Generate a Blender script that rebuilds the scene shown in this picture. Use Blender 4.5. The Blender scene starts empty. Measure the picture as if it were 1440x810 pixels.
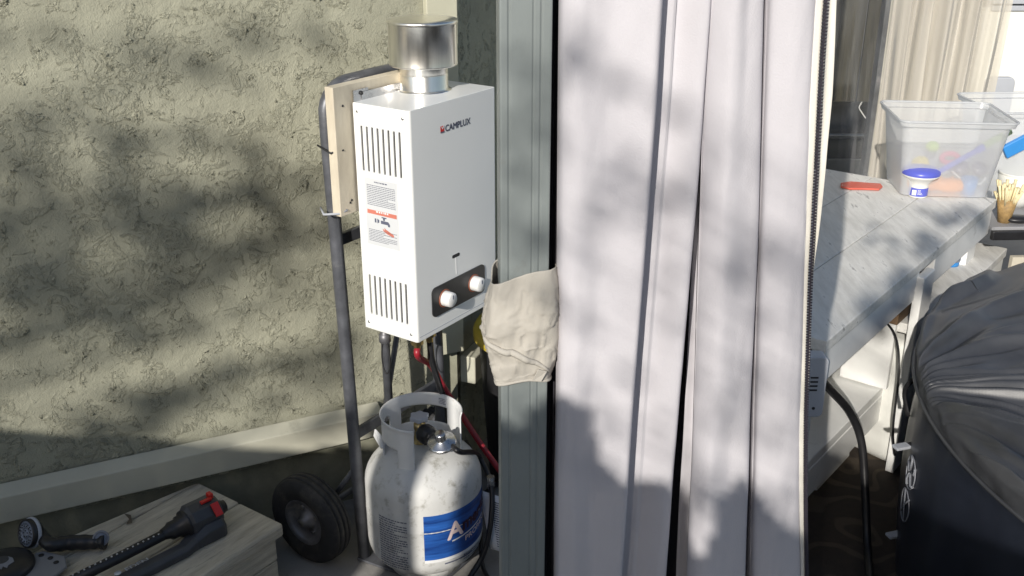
import bpy, bmesh, math, random
from math import sin, cos, radians, pi, sqrt, atan2
from mathutils import Vector, Matrix, noise as mnoise
random.seed(7)
C = bpy.context.scene
COL = C.collection

# ------------------------------------------------------------ camera, sky, sun
PITCH = radians(22.3); EYE = 1.78
cam = bpy.data.cameras.new('camera'); cam.sensor_width = 36; cam.lens = 36.25
cam.clip_start = 0.05; cam.clip_end = 500
camo = bpy.data.objects.new('camera', cam); COL.objects.link(camo)
camo.location = (0, 0, EYE); camo.rotation_euler = (pi/2 - PITCH, 0, 0)
C.camera = camo
SUN_AZ = radians(200); SUN_EL = radians(25)
S = Vector((sin(SUN_AZ)*cos(SUN_EL), cos(SUN_AZ)*cos(SUN_EL), sin(SUN_EL)))
w = bpy.data.worlds.new('World'); C.world = w; w.use_nodes = True
nt = w.node_tree
sky = nt.nodes.new('ShaderNodeTexSky'); sky.sky_type = 'NISHITA'; sky.sun_disc = False
sky.sun_elevation = SUN_EL; sky.sun_rotation = SUN_AZ
nt.links.new(sky.outputs[0], nt.nodes['Background'].inputs[0])
nt.nodes['Background'].inputs[1].default_value = 0.088
sl = bpy.data.lights.new('sun', 'SUN'); sl.energy = 3.9; sl.angle = radians(0.5); sl.color = (1, .945, .86)
slo = bpy.data.objects.new('sun', sl); COL.objects.link(slo)
slo.rotation_euler = S.to_track_quat('Z', 'Y').to_euler()
C.view_settings.view_transform = 'Standard'; C.view_settings.look = 'None'
C.view_settings.exposure = 0.3; C.view_settings.gamma = 1

# ------------------------------------------------------------ helpers
_c, _s = cos(PITCH), sin(PITCH)
def ray(px, py):
    x = (px-720)/1450; y = (405-py)/1450
    return Vector((x, _c+y*_s, y*_c-_s))
def onz(px, py, z):
    d = ray(px, py); return Vector((0, 0, EYE)) + d*((z-EYE)/d.z)
def onY(px, py, Y):
    d = ray(px, py); return Vector((0, 0, EYE)) + d*(Y/d.y)
def onpl(px, py, P, n):
    d = ray(px, py); o = Vector((0, 0, EYE)); return o + d*((Vector(P)-o).dot(n)/d.dot(n))

def thing(name, label, cat, loc=(0, 0, 0), rz=0, group=None):
    o = bpy.data.objects.new(name, None); COL.objects.link(o)
    o.location = loc; o.rotation_euler = (0, 0, rz); o.empty_display_size = .05
    o['label'] = label; o['category'] = cat
    if group: o['group'] = group
    return o
def tag(o, label, cat, group=None):
    o['label'] = label; o['category'] = cat
    if group: o['group'] = group
    return o
def wmat(o):
    m = Matrix.LocRotScale(o.location, o.rotation_euler, o.scale)
    return wmat(o.parent) @ m if o.parent else m

class MB:
    """collects geometry in world space"""
    def __init__(s): s.v = []; s.f = []; s.sm = []
    def add(s, vs, fs, smooth=False):
        b = len(s.v); s.v += [Vector(v) for v in vs]
        for f in fs: s.f.append([i+b for i in f]); s.sm.append(smooth)
        return s
    def box(s, P, ax, size, center=True):
        """P centre, ax = (e1,e2,e3) unit axes, size full lengths"""
        e = [Vector(a)*(l/2) for a, l in zip(ax, size)]; P = Vector(P)
        vs = [P + e[0]*i + e[1]*j + e[2]*k for k in (-1, 1) for j in (-1, 1) for i in (-1, 1)]
        return s.add(vs, [(0, 2, 3, 1), (4, 5, 7, 6), (0, 1, 5, 4), (2, 6, 7, 3), (0, 4, 6, 2), (1, 3, 7, 5)])
    def prism(s, pts, d):
        """closed polygon pts extruded by d"""
        n = len(pts); d = Vector(d); p = [Vector(q) for q in pts]
        vs = p + [q+d for q in p]
        fs = [tuple(range(n))[::-1], tuple(range(n, 2*n))] + [(i, (i+1) % n, n+(i+1) % n, n+i) for i in range(n)]
        return s.add(vs, fs)
    def tube(s, pts, r, n=10, cap=True, smooth=True, closed=False, flat=1):
        pts = [Vector(p) for p in pts]; m = len(pts)
        rs = r if isinstance(r, (list, tuple)) else [r]*m
        vs = []; up = None
        for i, p in enumerate(pts):
            a = pts[i-1] if (i > 0 or closed) else p; b = pts[(i+1) % m] if (i < m-1 or closed) else p
            t = (b-a).normalized()
            if up is None:
                up = Vector((0, 0, 1)) if abs(t.z) < .9 else Vector((1, 0, 0))
            x = (up - t*up.dot(t)).normalized(); y = t.cross(x); up = x
            for k in range(n):
                q = 2*pi*k/n; vs.append(p + x*(rs[i]*cos(q)) + y*(rs[i]*sin(q)*flat))
        fs = []
        for i in range(m if closed else m-1):
            j = (i+1) % m
            for k in range(n):
                fs.append((i*n+k, i*n+(k+1) % n, j*n+(k+1) % n, j*n+k))
        s.add(vs, fs, smooth)
        if cap and not closed:
            s.f.append([len(s.v)-len(vs)+k for k in range(n)][::-1]); s.sm.append(False)
            s.f.append([len(s.v)-n+k for k in range(n)]); s.sm.append(False)
        return s
    def lathe(s, prof, P, ax=(0, 0, 1), n=32, smooth=True, a0=0, a1=2*pi):
        """prof list of (r, h) round axis ax at P"""
        t = Vector(ax).normalized(); P = Vector(P)
        u = Vector((0, 0, 1)) if abs(t.z) < .9 else Vector((1, 0, 0))
        x = (u - t*u.dot(t)).normalized(); y = t.cross(x)
        full = abs(a1-a0-2*pi) < 1e-6; nn = n if full else n+1
        vs = []
        for r, h in prof:
            for k in range(nn):
                q = a0+(a1-a0)*k/n; vs.append(P + t*h + x*(r*cos(q)) + y*(r*sin(q)))
        fs = []
        for i in range(len(prof)-1):
            for k in range(n):
                k2 = (k+1) % nn
                fs.append((i*nn+k, i*nn+k2, (i+1)*nn+k2, (i+1)*nn+k))
        return s.add(vs, fs, smooth)
    def grid(s, fn, nu, nv, smooth=True, hole=None):
        vs = [fn(i/nu, j/nv) for j in range(nv+1) for i in range(nu+1)]
        fs = [(j*(nu+1)+i, j*(nu+1)+i+1, (j+1)*(nu+1)+i+1, (j+1)*(nu+1)+i) for j in range(nv) for i in range(nu)
              if not (hole and hole((i+.5)/nu, (j+.5)/nv))]
        return s.add(vs, fs, smooth)
    def build(s, name, m, parent=None, bevel=0, solid=0, offs=-1, seg=2, kind=None, sub=0, auto=None):
        me = bpy.data.meshes.new(name)
        vs = s.v
        if parent:
            inv = wmat(parent).inverted(); vs = [inv @ v for v in vs]
        me.from_pydata([tuple(v) for v in vs], [], s.f)
        me.polygons.foreach_set('use_smooth', s.sm)
        bm = bmesh.new(); bm.from_mesh(me)
        loose = [v for v in bm.verts if not v.link_faces]
        if loose: bmesh.ops.delete(bm, geom=loose, context='VERTS')
        bmesh.ops.remove_doubles(bm, verts=bm.verts, dist=1e-6)
        if not solid: bmesh.ops.recalc_face_normals(bm, faces=bm.faces)
        if bevel:
            es = [e for e in bm.edges if len(e.link_faces) == 2 and e.calc_face_angle(0) > .5]
            bmesh.ops.bevel(bm, geom=es, offset=bevel, segments=seg, affect='EDGES', profile=.5, clamp_overlap=True)
        bm.to_mesh(me); bm.free()
        if auto is not None: me.set_sharp_from_angle(angle=auto)
        me.materials.append(m)
        o = bpy.data.objects.new(name, me); COL.objects.link(o)
        if parent: o.parent = parent
        if solid:
            md = o.modifiers.new('solid', 'SOLIDIFY'); md.thickness = solid; md.offset = offs
        if sub:
            md = o.modifiers.new('sub', 'SUBSURF'); md.levels = sub; md.render_levels = sub
        if kind: o['kind'] = kind
        return o

def smooth_path(pts, k=8):
    pts = [Vector(p) for p in pts]; out = []
    P = [pts[0]*2-pts[1]] + pts + [pts[-1]*2-pts[-2]]
    for i in range(1, len(P)-2):
        a, b, c, d = P[i-1:i+3]
        for j in range(k):
            t = j/k
            out.append(.5*((2*b)+(c-a)*t+(2*a-5*b+4*c-d)*t*t+(3*b-a-3*c+d)*t**3))
    out.append(pts[-1]); return out

# ------------------------------------------------------------ materials
def L(c): return tuple(c)+(1,)
def mat(name, col, rough=.6, metal=0, var=.12, scale=6, bump=0, bscale=80, spec=.5, dirt=None, stretch=None,
        coat=0, col2=None, bdist=.002, sheen=0):
    m = bpy.data.materials.new(name); m.use_nodes = True
    t = m.node_tree; N = t.nodes; K = t.links; b = N['Principled BSDF']
    b.inputs['Roughness'].default_value = rough; b.inputs['Metallic'].default_value = metal
    b.inputs['Specular IOR Level'].default_value = spec
    if coat: b.inputs['Coat Weight'].default_value = coat; b.inputs['Coat Roughness'].default_value = .15
    tc = N.new('ShaderNodeTexCoord'); src = tc.outputs['Object']
    if stretch:
        mp = N.new('ShaderNodeMapping'); mp.inputs['Scale'].default_value = stretch; K.new(src, mp.inputs[0]); src = mp.outputs[0]
    nz = N.new('ShaderNodeTexNoise'); nz.inputs['Scale'].default_value = scale; nz.inputs['Detail'].default_value = 6
    nz.inputs['Roughness'].default_value = .62
    K.new(src, nz.inputs['Vector'])
    rp = N.new('ShaderNodeValToRGB'); K.new(nz.outputs[0], rp.inputs[0])
    c2 = col2 or [min(1, x*(1+var)) for x in col]
    c1 = [x*(1-var) for x in col]
    rp.color_ramp.elements[0].position = .3; rp.color_ramp.elements[0].color = L(c1)
    rp.color_ramp.elements[1].position = .7; rp.color_ramp.elements[1].color = L(c2)
    out = rp.outputs[0]
    if dirt:
        dc, ds, lo, hi = dirt
        n2 = N.new('ShaderNodeTexNoise'); n2.inputs['Scale'].default_value = ds; n2.inputs['Detail'].default_value = 8
        n2.inputs['Roughness'].default_value = .7
        K.new(src, n2.inputs['Vector'])
        mr = N.new('ShaderNodeMapRange'); mr.inputs['From Min'].default_value = lo; mr.inputs['From Max'].default_value = hi
        K.new(n2.outputs[0], mr.inputs[0])
        mx = N.new('ShaderNodeMix'); mx.data_type = 'RGBA'
        K.new(mr.outputs[0], mx.inputs[0]); K.new(out, mx.inputs[6]); mx.inputs[7].default_value = L(dc); out = mx.outputs[2]
    K.new(out, b.inputs['Base Color'])
    # roughness variation
    rr = N.new('ShaderNodeMapRange'); rr.inputs['To Min'].default_value = max(.02, rough*.8); rr.inputs['To Max'].default_value = min(1, rough*1.2)
    K.new(nz.outputs[0], rr.inputs[0]); K.new(rr.outputs[0], b.inputs['Roughness'])
    if bump:
        n3 = N.new('ShaderNodeTexNoise'); n3.inputs['Scale'].default_value = bscale; n3.inputs['Detail'].default_value = 5
        K.new(src, n3.inputs['Vector'])
        bp = N.new('ShaderNodeBump'); bp.inputs['Strength'].default_value = bump; bp.inputs['Distance'].default_value = bdist
        K.new(n3.outputs[0], bp.inputs['Height']); K.new(bp.outputs[0], b.inputs['Normal'])
    return m

def clear_mat(name, tint, milky, gloss=.06, rough=.05, streak=None, tlf=.5, lo=.45, tone=(.8, .82, .84)):
    """thin clear plastic: see-through film with some haze and a sheen"""
    m = bpy.data.materials.new(name); m.use_nodes = True
    t = m.node_tree; N = t.nodes; K = t.links; N.remove(N['Principled BSDF'])
    out = N['Material Output']
    tr = N.new('ShaderNodeBsdfTransparent'); tr.inputs[0].default_value = L(tint)
    df = N.new('ShaderNodeBsdfDiffuse'); df.inputs[0].default_value = L(tone)
    tl = N.new('ShaderNodeBsdfTranslucent'); tl.inputs[0].default_value = L(tone)
    md = N.new('ShaderNodeMixShader'); md.inputs[0].default_value = tlf; K.new(df.outputs[0], md.inputs[1]); K.new(tl.outputs[0], md.inputs[2])
    m1 = N.new('ShaderNodeMixShader'); m1.inputs[0].default_value = milky
    K.new(tr.outputs[0], m1.inputs[1]); K.new(md.outputs[0], m1.inputs[2])
    tc = N.new('ShaderNodeTexCoord')
    if streak:
        mp = N.new('ShaderNodeMapping'); mp.inputs['Scale'].default_value = streak; K.new(tc.outputs['Object'], mp.inputs[0])
        nz = N.new('ShaderNodeTexNoise'); nz.inputs['Scale'].default_value = 6; nz.inputs['Detail'].default_value = 5
        K.new(mp.outputs[0], nz.inputs['Vector'])
        mr = N.new('ShaderNodeMapRange'); mr.inputs['From Min'].default_value = .42; mr.inputs['From Max'].default_value = .72
        mr.inputs['To Min'].default_value = milky*lo; mr.inputs['To Max'].default_value = min(.95, milky*2.2)
        K.new(nz.outputs[0], mr.inputs[0]); K.new(mr.outputs[0], m1.inputs[0])
    gl = N.new('ShaderNodeBsdfGlossy'); gl.inputs['Roughness'].default_value = rough
    fr = N.new('ShaderNodeLayerWeight'); fr.inputs[0].default_value = .25
    mm = N.new('ShaderNodeMath'); mm.operation = 'MULTIPLY_ADD'; mm.inputs[1].default_value = .5; mm.inputs[2].default_value = gloss*.5
    K.new(fr.outputs['Fresnel'], mm.inputs[0])
    m2 = N.new('ShaderNodeMixShader'); K.new(mm.outputs[0], m2.inputs[0]); K.new(m1.outputs[0], m2.inputs[1]); K.new(gl.outputs[0], m2.inputs[2])
    K.new(m2.outputs[0], out.inputs[0])
    return m

def stucco_mat(name, col):
    m = bpy.data.materials.new(name); m.use_nodes = True
    t = m.node_tree; N = t.nodes; K = t.links; b = N['Principled BSDF']
    b.inputs['Roughness'].default_value = .9; b.inputs['Specular IOR Level'].default_value = .2
    tc = N.new('ShaderNodeTexCoord')
    def nz(sc, det, rg=.6, dis=0, vec=None):
        n = N.new('ShaderNodeTexNoise'); n.inputs['Scale'].default_value = sc; n.inputs['Detail'].default_value = det
        n.inputs['Roughness'].default_value = rg; n.inputs['Distortion'].default_value = dis
        K.new(vec or tc.outputs['Object'], n.inputs['Vector']); return n.outputs[0]
    def mr(x, a, b_, c=0, d=1, sm=True):
        n = N.new('ShaderNodeMapRange'); n.interpolation_type = 'SMOOTHSTEP' if sm else 'LINEAR'
        n.inputs['From Min'].default_value = a; n.inputs['From Max'].default_value = b_
        n.inputs['To Min'].default_value = c; n.inputs['To Max'].default_value = d
        K.new(x, n.inputs[0]); return n.outputs[0]
    def math(op, x, y):
        n = N.new('ShaderNodeMath'); n.operation = op
        for i, q in enumerate((x, y)):
            if isinstance(q, (int, float)): n.inputs[i].default_value = q
            else: K.new(q, n.inputs[i])
        return n.outputs[0]
    big = nz(7, 3, .5, .3)
    dens = nz(3.2, 2, .5)
    isl = nz(19, 7, .66, .8)
    thr = mr(dens, .35, .65, .055, -.035, False)
    x = math('ADD', isl, thr)
    plate = mr(x, .455, .492)                   # trowelled plateaus with torn edges
    ruff = nz(66, 5, .68, .6)
    gash = mr(nz(34, 4, .7, 1.2), .60, .68)     # short torn gouges
    grit = nz(260, 3, .6)
    h = math('MULTIPLY', plate, .85)
    h = math('ADD', h, math('MULTIPLY', math('MULTIPLY', ruff, math('SUBTRACT', 1.0, plate)), 1.15))
    h = math('SUBTRACT', h, math('MULTIPLY', math('MULTIPLY', gash, math('SUBTRACT', 1.25, plate)), .55))
    h = math('ADD', h, math('MULTIPLY', ruff, .42))
    h = math('ADD', h, math('MULTIPLY', grit, .20))
    h = math('ADD', h, math('MULTIPLY', big, 1.6))
    dp = N.new('ShaderNodeDisplacement'); dp.inputs['Scale'].default_value = .0072; dp.inputs['Midlevel'].default_value = 1.2
    K.new(h, dp.inputs['Height']); K.new(dp.outputs[0], N['Material Output'].inputs['Displacement'])
    m.displacement_method = 'BOTH'
    cv = nz(3, 6)
    rp = N.new('ShaderNodeValToRGB'); K.new(cv, rp.inputs[0])
    rp.color_ramp.elements[0].position = .3; rp.color_ramp.elements[0].color = L([q*.80 for q in col])
    rp.color_ramp.elements[1].position = .7; rp.color_ramp.elements[1].color = L([q*1.1 for q in col])
    K.new(rp.outputs[0], b.inputs['Base Color'])
    return m

def wood_mat(name, a, b_, stretch, scale=10, rough=.8, bump=.5, dirt=None):
    m = mat(name, a, rough, 0, .0, scale, 0, stretch=stretch, col2=b_, dirt=dirt)
    t = m.node_tree; N = t.nodes; K = t.links; b = N['Principled BSDF']
    mp = [n for n in N if n.type == 'MAPPING'][0]
    w_ = N.new('ShaderNodeTexNoise'); w_.inputs['Scale'].default_value = scale*2.5; w_.inputs['Detail'].default_value = 8
    w_.inputs['Distortion'].default_value = .6
    K.new(mp.outputs[0], w_.inputs['Vector'])
    bp = N.new('ShaderNodeBump'); bp.inputs['Strength'].default_value = bump; bp.inputs['Distance'].default_value = .003
    K.new(w_.outputs[0], bp.inputs['Height']); K.new(bp.outputs[0], b.inputs['Normal'])
    return m

M = {}
M['stucco'] = stucco_mat('stucco', (.37, .367, .285))
M['stem'] = mat('stem_wall', (.22, .22, .165), .9, var=.25, scale=9, bump=.6, bscale=60, bdist=.004)
M['trimpaint'] = mat('cream_trim_paint', (.50, .49, .38), .65, var=.08, scale=5, bump=.15, bscale=50)
M['beam'] = mat('beam_paint', (.50, .49, .40), .7, var=.10, scale=4, bump=.25, bscale=30, stretch=(1, 1, 1), dirt=((.25, .25, .2), 6, .58, .75))
M['concrete'] = mat('concrete', (.27, .26, .245), .9, var=.2, scale=5, bump=.5, bscale=120, dirt=((.15, .145, .13), 3, .52, .7))
M['heater'] = mat('white_enamel', (.80, .81, .80), .32, var=.02, scale=3, spec=.5, coat=.2)
M['dark'] = mat('dark_inside', (.02, .02, .022), .6, var=.3)
M['black'] = mat('black_plastic', (.018, .018, .02), .38, var=.25, scale=20, bump=.1)
M['knob'] = mat('white_knob', (.75, .75, .74), .35, var=.03)
M['chrome'] = mat('flue_steel', (.88, .86, .81), .30, 1, var=.08, scale=5, stretch=(14, 14, .6), bump=.08, bscale=30)
M['zinc'] = mat('zinc_metal', (.55, .55, .56), .28, 1, var=.15, scale=30)
M['brass'] = mat('brass', (.42, .33, .16), .4, 1, var=.25, scale=30)
M['truck'] = mat('truck_paint', (.11, .115, .13), .42, .3, var=.3, scale=25, dirt=((.22, .22, .22), 18, .6, .75), bump=.1)
M['rubber'] = mat('tyre_rubber', (.02, .02, .021), .75, var=.3, scale=30, dirt=((.07, .065, .055), 14, .5, .75), bump=.3, bscale=200)
M['rim'] = mat('grey_rim', (.16, .16, .17), .45, .5, var=.25, scale=30, dirt=((.28, .27, .24), 20, .55, .72))
M['ply'] = wood_mat('plywood_face', (.50, .44, .34), (.72, .66, .53), (3, 3, .9), 6, .75, .3)
M['boxwood'] = wood_mat('weathered_plank', (.36, .32, .25), (.66, .61, .49), (11, 1.3, 11), 6, .85, 1.0, dirt=((.09, .08, .065), 3.0, .54, .70))
M['tank'] = mat('tank_paint', (.58, .58, .565), .5, var=.08, scale=6, dirt=((.27, .26, .22), 32, .53, .74), bump=.12, bscale=60)
M['collar'] = mat('collar_paint', (.72, .73, .73), .45, var=.05, scale=9, dirt=((.4, .36, .3), 22, .62, .8))
M['blue'] = mat('blue_label', (.012, .055, .30), .35, var=.5, scale=5, stretch=(1, 1, 12), col2=(.03, .14, .50), dirt=((.5, .55, .65), 40, .72, .8))
M['ink'] = mat('print_ink', (.10, .11, .16), .6)
M['darkred'] = mat('dark_red_print', (.05, .012, .03), .4)
M['pinkwhite'] = mat('pinkish_print', (.75, .6, .58), .4)
M['white'] = mat('white_print', (.75, .75, .75), .5, var=.04)
M['red'] = mat('red_plastic', (.60, .025, .02), .35, var=.12)
M['redhose'] = mat('red_hose', (.30, .018, .03), .38, var=.15)
M['orange_ring'] = mat('orange_ring', (.30, .10, .055), .45)
M['paper'] = mat('tag_paper', (.72, .73, .76), .6, var=.05)
M['sticker'] = mat('sticker_silver', (.62, .64, .66), .4, var=.03)
M['hand'] = mat('hand_print', (.55, .18, .13), .5)
M['post'] = mat('post_paint', (.22, .245, .243), .42, .1, var=.12, scale=5, stretch=(1.5, 1.5, .7), dirt=((.20, .215, .21), 30, .6, .75), bump=.1)
M['net'] = mat('netting_and_slit_backing', (.03, .028, .035), .8, var=.25, scale=50, bump=.5, bscale=400)
def fabric(name, col, var=.05):
    return mat(name, col, .85, 0, var, 4, .35, 420, spec=.15, bdist=.0012)
M['curtain'] = fabric('curtain_fabric', (.535, .52, .55))
M['tape'] = fabric('zip_tape', (.72, .69, .62))
M['tie'] = fabric('tie_fabric', (.43, .405, .36), .08)
M['yellow'] = mat('yellow_lid', (.55, .42, .05), .5, var=.12)
M['benchtop'] = wood_mat('weathered_bench_paint', (.56, .55, .52), (.76, .75, .72), (7, 1.2, 7), 6, .75, .55, dirt=((.19, .185, .18), 6, .6, .72))
M['benchpaint'] = mat('white_bench_paint', (.78, .78, .76), .6, var=.07, scale=6, bump=.15, bscale=40, dirt=((.40, .39, .36), 8, .62, .78))
M['whiteplastic'] = mat('white_plastic', (.74, .74, .70), .35, var=.04)
M['tub'] = mat('tub_vinyl', (.018, .022, .034), .34, var=.2, scale=6, spec=.55, bump=.25, bscale=350, bdist=.0008)
M['cover'] = mat('cover_vinyl', (.058, .060, .066), .42, var=.2, scale=8, spec=.6, bump=.2, bscale=300, bdist=.0008)
M['logo'] = mat('pale_print', (.24, .25, .28), .5)
M['greyplastic'] = mat('grey_plastic', (.40, .42, .46), .5, var=.05)
M['rug'] = None
M['whitewall'] = mat('white_siding', (.74, .74, .71), .6, var=.04, scale=3)
M['bluecap'] = mat('blue_cap', (.10, .12, .52), .35, var=.06)
M['bluecup'] = mat('blue_cup', (.04, .24, .60), .35, var=.08)
M['green'] = mat('pale_green_plastic', (.42, .52, .30), .4)
M['orange'] = mat('orange_toy', (.85, .30, .04), .4)
M['yellowtoy'] = mat('yellow_toy', (.85, .65, .05), .4)
M['limetoy'] = mat('lime_toy', (.55, .72, .15), .4)
M['pink'] = mat('pink_toy', (.75, .12, .25), .4)
M['salmon'] = mat('salmon_plastic', (.62, .12, .08), .4)
M['brown'] = mat('brown_card', (.16, .10, .055), .8, var=.2)
M['wicker'] = mat('wicker', (.34, .22, .09), .7, var=.35, scale=60)
M['cream'] = mat('cream_bristle', (.72, .62, .38), .7, var=.2, scale=40)
M['bark'] = mat('bark', (.10, .075, .05), .9, var=.3, scale=20, bump=.6)
M['leaf'] = mat('leaf', (.07, .11, .03), .6, var=.35, scale=3)
M['fence'] = wood_mat('fence_board', (.28, .22, .15), (.40, .33, .23), (8, 8, .8), 5)
M['deadleaf'] = mat('dead_leaf', (.10, .085, .06), .7)
M['tablegrey'] = mat('grey_table', (.30, .30, .31), .5)
M['beigewall'] = mat('beige_wall', (.62, .57, .46), .8, var=.06)
M['vinyl'] = clear_mat('clear_vinyl', (.93, .93, .90), .13, .10, .08, streak=(2.2, 2.2, .25))
M['milky'] = clear_mat('gathered_vinyl', (.9, .88, .8), .74, .05, .35, streak=(1.4, 1.4, .12), tlf=.3, lo=.85, tone=(.80, .755, .67))
M['bin'] = clear_mat('bin_plastic', (.93, .95, .97), .58, .06, .25, tone=(.92, .93, .94))
M['tapeclear'] = clear_mat('clear_tape', (.9, .9, .92), .3, .3, .15)

Z = Vector((0, 0, 1))
def dirs(deg):
    a = radians(deg); return Vector((sin(a), cos(a), 0)), Vector((cos(a), -sin(a), 0))

# ------------------------------------------------------------ ground
g = MB().grid(lambda a, b: Vector(((a-.5)*120, (b-.5)*120, 0)), 1, 1).build('ground', M['concrete']); g['kind'] = 'structure'

# ------------------------------------------------------------ stucco wall
wd, wn = dirs(64.3)
W0 = Vector((-.497, 2.642, 0))
def WP(t, z, o=0): return W0 + wd*t + wn*o + Z*z
wall = thing('stucco_wall', 'tan stucco house wall with rough trowelled texture at left', 'wall', WP(0, 0))
T1 = .295            # where the corner board starts
MB().grid(lambda a, b: WP(-1.2+a*(T1+1.2), .19+b*1.66), 500, 540).build('stucco_face', M['stucco'], wall)
MB().box(WP(-2.2, 1.05, -.05), (wd, wn, Z), (2.0, .1, 2.1)).build('wall_end', M['stem'], wall)
MB().box(WP(-.45, .1, -.055), (wd, wn, Z), (1.58, .1, .28)).build('stem_wall', M['stem'], wall, bevel=.004)
MB().box(WP(-.45, 2.1, -.055), (wd, wn, Z), (1.58, .1, .5)).build('upper_wall', M['stem'], wall)
MB().box(WP(T1+.045, 1.28, -.02), (wd, wn, Z), (.088, .075, 1.70)).build('corner_board', M['trimpaint'], wall, bevel=.003)
# rail along the foot of the wall
bm_ = MB()
bm_.prism([WP(-2.2, .225, .045), WP(-2.2, .30, .045), WP(-2.2, .318, .003), WP(-2.2, .215, .003)], wd*(2.2+.11))
bm_.build('foot_rail', M['beam'], wall, bevel=.003)
# return past the corner, turned away from the sun
rd, rn = dirs(22)
R0 = WP(T1+.0895, 0, -.03)
def RP(t, z, o=0): return R0 + rd*t + rn*o + Z*z
side = thing('side_wall', 'shaded stucco wall return beyond the pale corner board', 'wall', R0)
MB().grid(lambda a, b: RP(a*.62, .0+b*1.95), 180, 300).build('stucco_face', M['stucco'], side)
MB().box(RP(.31, 1.0, -.06), (rd, rn, Z), (.6, .1, 2.2)).build('wall_core', M['stem'], side)
Q0 = RP(.62, 0)
bk = thing('back_wall', 'sunlit sliver of stucco wall behind the grey metal post', 'wall', Q0)
MB().grid(lambda a, b: Q0 + wd*(a*1.2) + Z*(b*2.4), 240, 300).build('stucco_face', M['stucco'], bk)
MB().box(Q0+wd*.6-wn*.06+Z*1.2, (wd, wn, Z), (1.2, .1, 2.4)).build('wall_core', M['stem'], bk)
lr = MB().box(RP(.15, .35, .03), (rd, rn, Z), (.3, .05, .09)).build('low_rail', M['beam'], side, bevel=.004)

# ------------------------------------------------------------ wooden box
b1, b2 = dirs(35)
BA = onz(278, 678, .2)
BW = .335
def BP(l, w_, z): return Vector((BA.x, BA.y, 0)) - b1*l + b2*w_ + Z*z
box = thing('wooden_box', 'low weathered wooden box step against the foot of the wall', 'box', BP(0, 0, 0), -radians(35))
MB().box(BP(.65, .085, .181), (b2, b1, Z), (.166, 1.3, .038)).build('plank', M['boxwood'], box, bevel=.005)
MB().box(BP(.65, .085+.169, .181), (b2, b1, Z), (.166, 1.3, .038)).build('plank', M['boxwood'], box, bevel=.007)
MB().prism([BP(0, -.002, .163), BP(.43, -.0835, .163), BP(1.3, -.0835, .163), BP(1.3, -.002, .163)], Z*.036).build('plank', M['boxwood'], box, bevel=.004)
MB().box(BP(.65, .305, .124), (b2, b1, Z), (.03, 1.27, .07)).build('plank', M['boxwood'], box, bevel=.004)
MB().box(BP(.65, .304, .047), (b2, b1, Z), (.03, 1.27, .078)).build('plank', M['boxwood'], box, bevel=.004)
MB().box(BP(.035, .15, .08), (b2, b1, Z), (.275, .03, .155)).build('plank', M['boxwood'], box, bevel=.004)
MB().box(BP(.65, .03, .08), (b2, b1, Z), (.03, 1.2, .155)).build('plank', M['boxwood'], box, bevel=.004)
lv = [onz(175, 722, .204), onz(184, 724, .212), onz(186, 735, .206), onz(178, 737, .202), onz(182, 730, .203)]
tag(MB().add(lv, [(0, 1, 4), (1, 2, 4), (2, 3, 4)]).build('dead_leaf', M['deadleaf'], None, solid=.001), 'small curled dead leaf lying on the wooden box', 'leaf')

# ------------------------------------------------------------ text helpers
def text_mesh(s, size):
    cu = bpy.data.curves.new('t', 'FONT'); cu.body = s; cu.size = size; cu.resolution_u = 3
    o = bpy.data.objects.new('t', cu); COL.objects.link(o)
    dg = bpy.context.evaluated_depsgraph_get(); me = bpy.data.meshes.new_from_object(o.evaluated_get(dg))
    bpy.data.objects.remove(o)
    vs = [v.co.copy() for v in me.vertices]; fs = [list(p.vertices) for p in me.polygons]
    bpy.data.meshes.remove(me); return vs, fs
def text(s, size, fn, sx=1, bold=0):
    vs, fs = text_mesh(s, size); mb = MB()
    mb.add([fn(v.x*sx, v.y) for v in vs], fs)
    if bold: 
        for d in ((bold, 0), (-bold, 0), (0, bold), (0, -bold)): mb.add([fn(v.x*sx+d[0], v.y+d[1], .00002*(1+abs(d[0])/bold)) for v in vs], fs)
    return mb
def fine_print(fn, x0, x1, y0, y1, n, hgt, seed=1, minw=.002, maxw=.007):
    r = random.Random(seed); mb = MB()
    for i in range(n):
        y = y1-(y1-y0)*(i+.5)/n; x = x0; end = x1 if r.random() > .2 else x0+(x1-x0)*r.uniform(.5, .9)
        while x < end:
            w_ = min(r.uniform(minw, maxw), end-x)
            k = max(1, int(w_/.004))
            for q in range(k):
                xa = x+w_*q/k; xb = x+w_*(q+1)/k
                mb.add([fn(xa, y), fn(xb, y), fn(xb, y+hgt), fn(xa, y+hgt)], [(0, 1, 2, 3)])
            x += w_+hgt*.6
    return mb

# ------------------------------------------------------------ sprinkler, nozzle and the other sprinkler on the box
zt = .2
spr = thing('oscillating_sprinkler', 'black oscillating lawn sprinkler with red tabs on the wooden box', 'sprinkler', onz(230, 770, zt))
a_ = onz(306, 738, zt+.02); b__ = onz(100, 838, zt+.02); sd = (b__-a_); sd.z = 0; slen = sd.length; sd.normalize(); sn = Vector((-sd.y, sd.x, 0))
if sn.y > 0: sn = -sn     # towards the camera
def SP(l, o, z): return Vector((a_.x, a_.y, zt)) + sd*l + sn*o + Z*z
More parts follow.
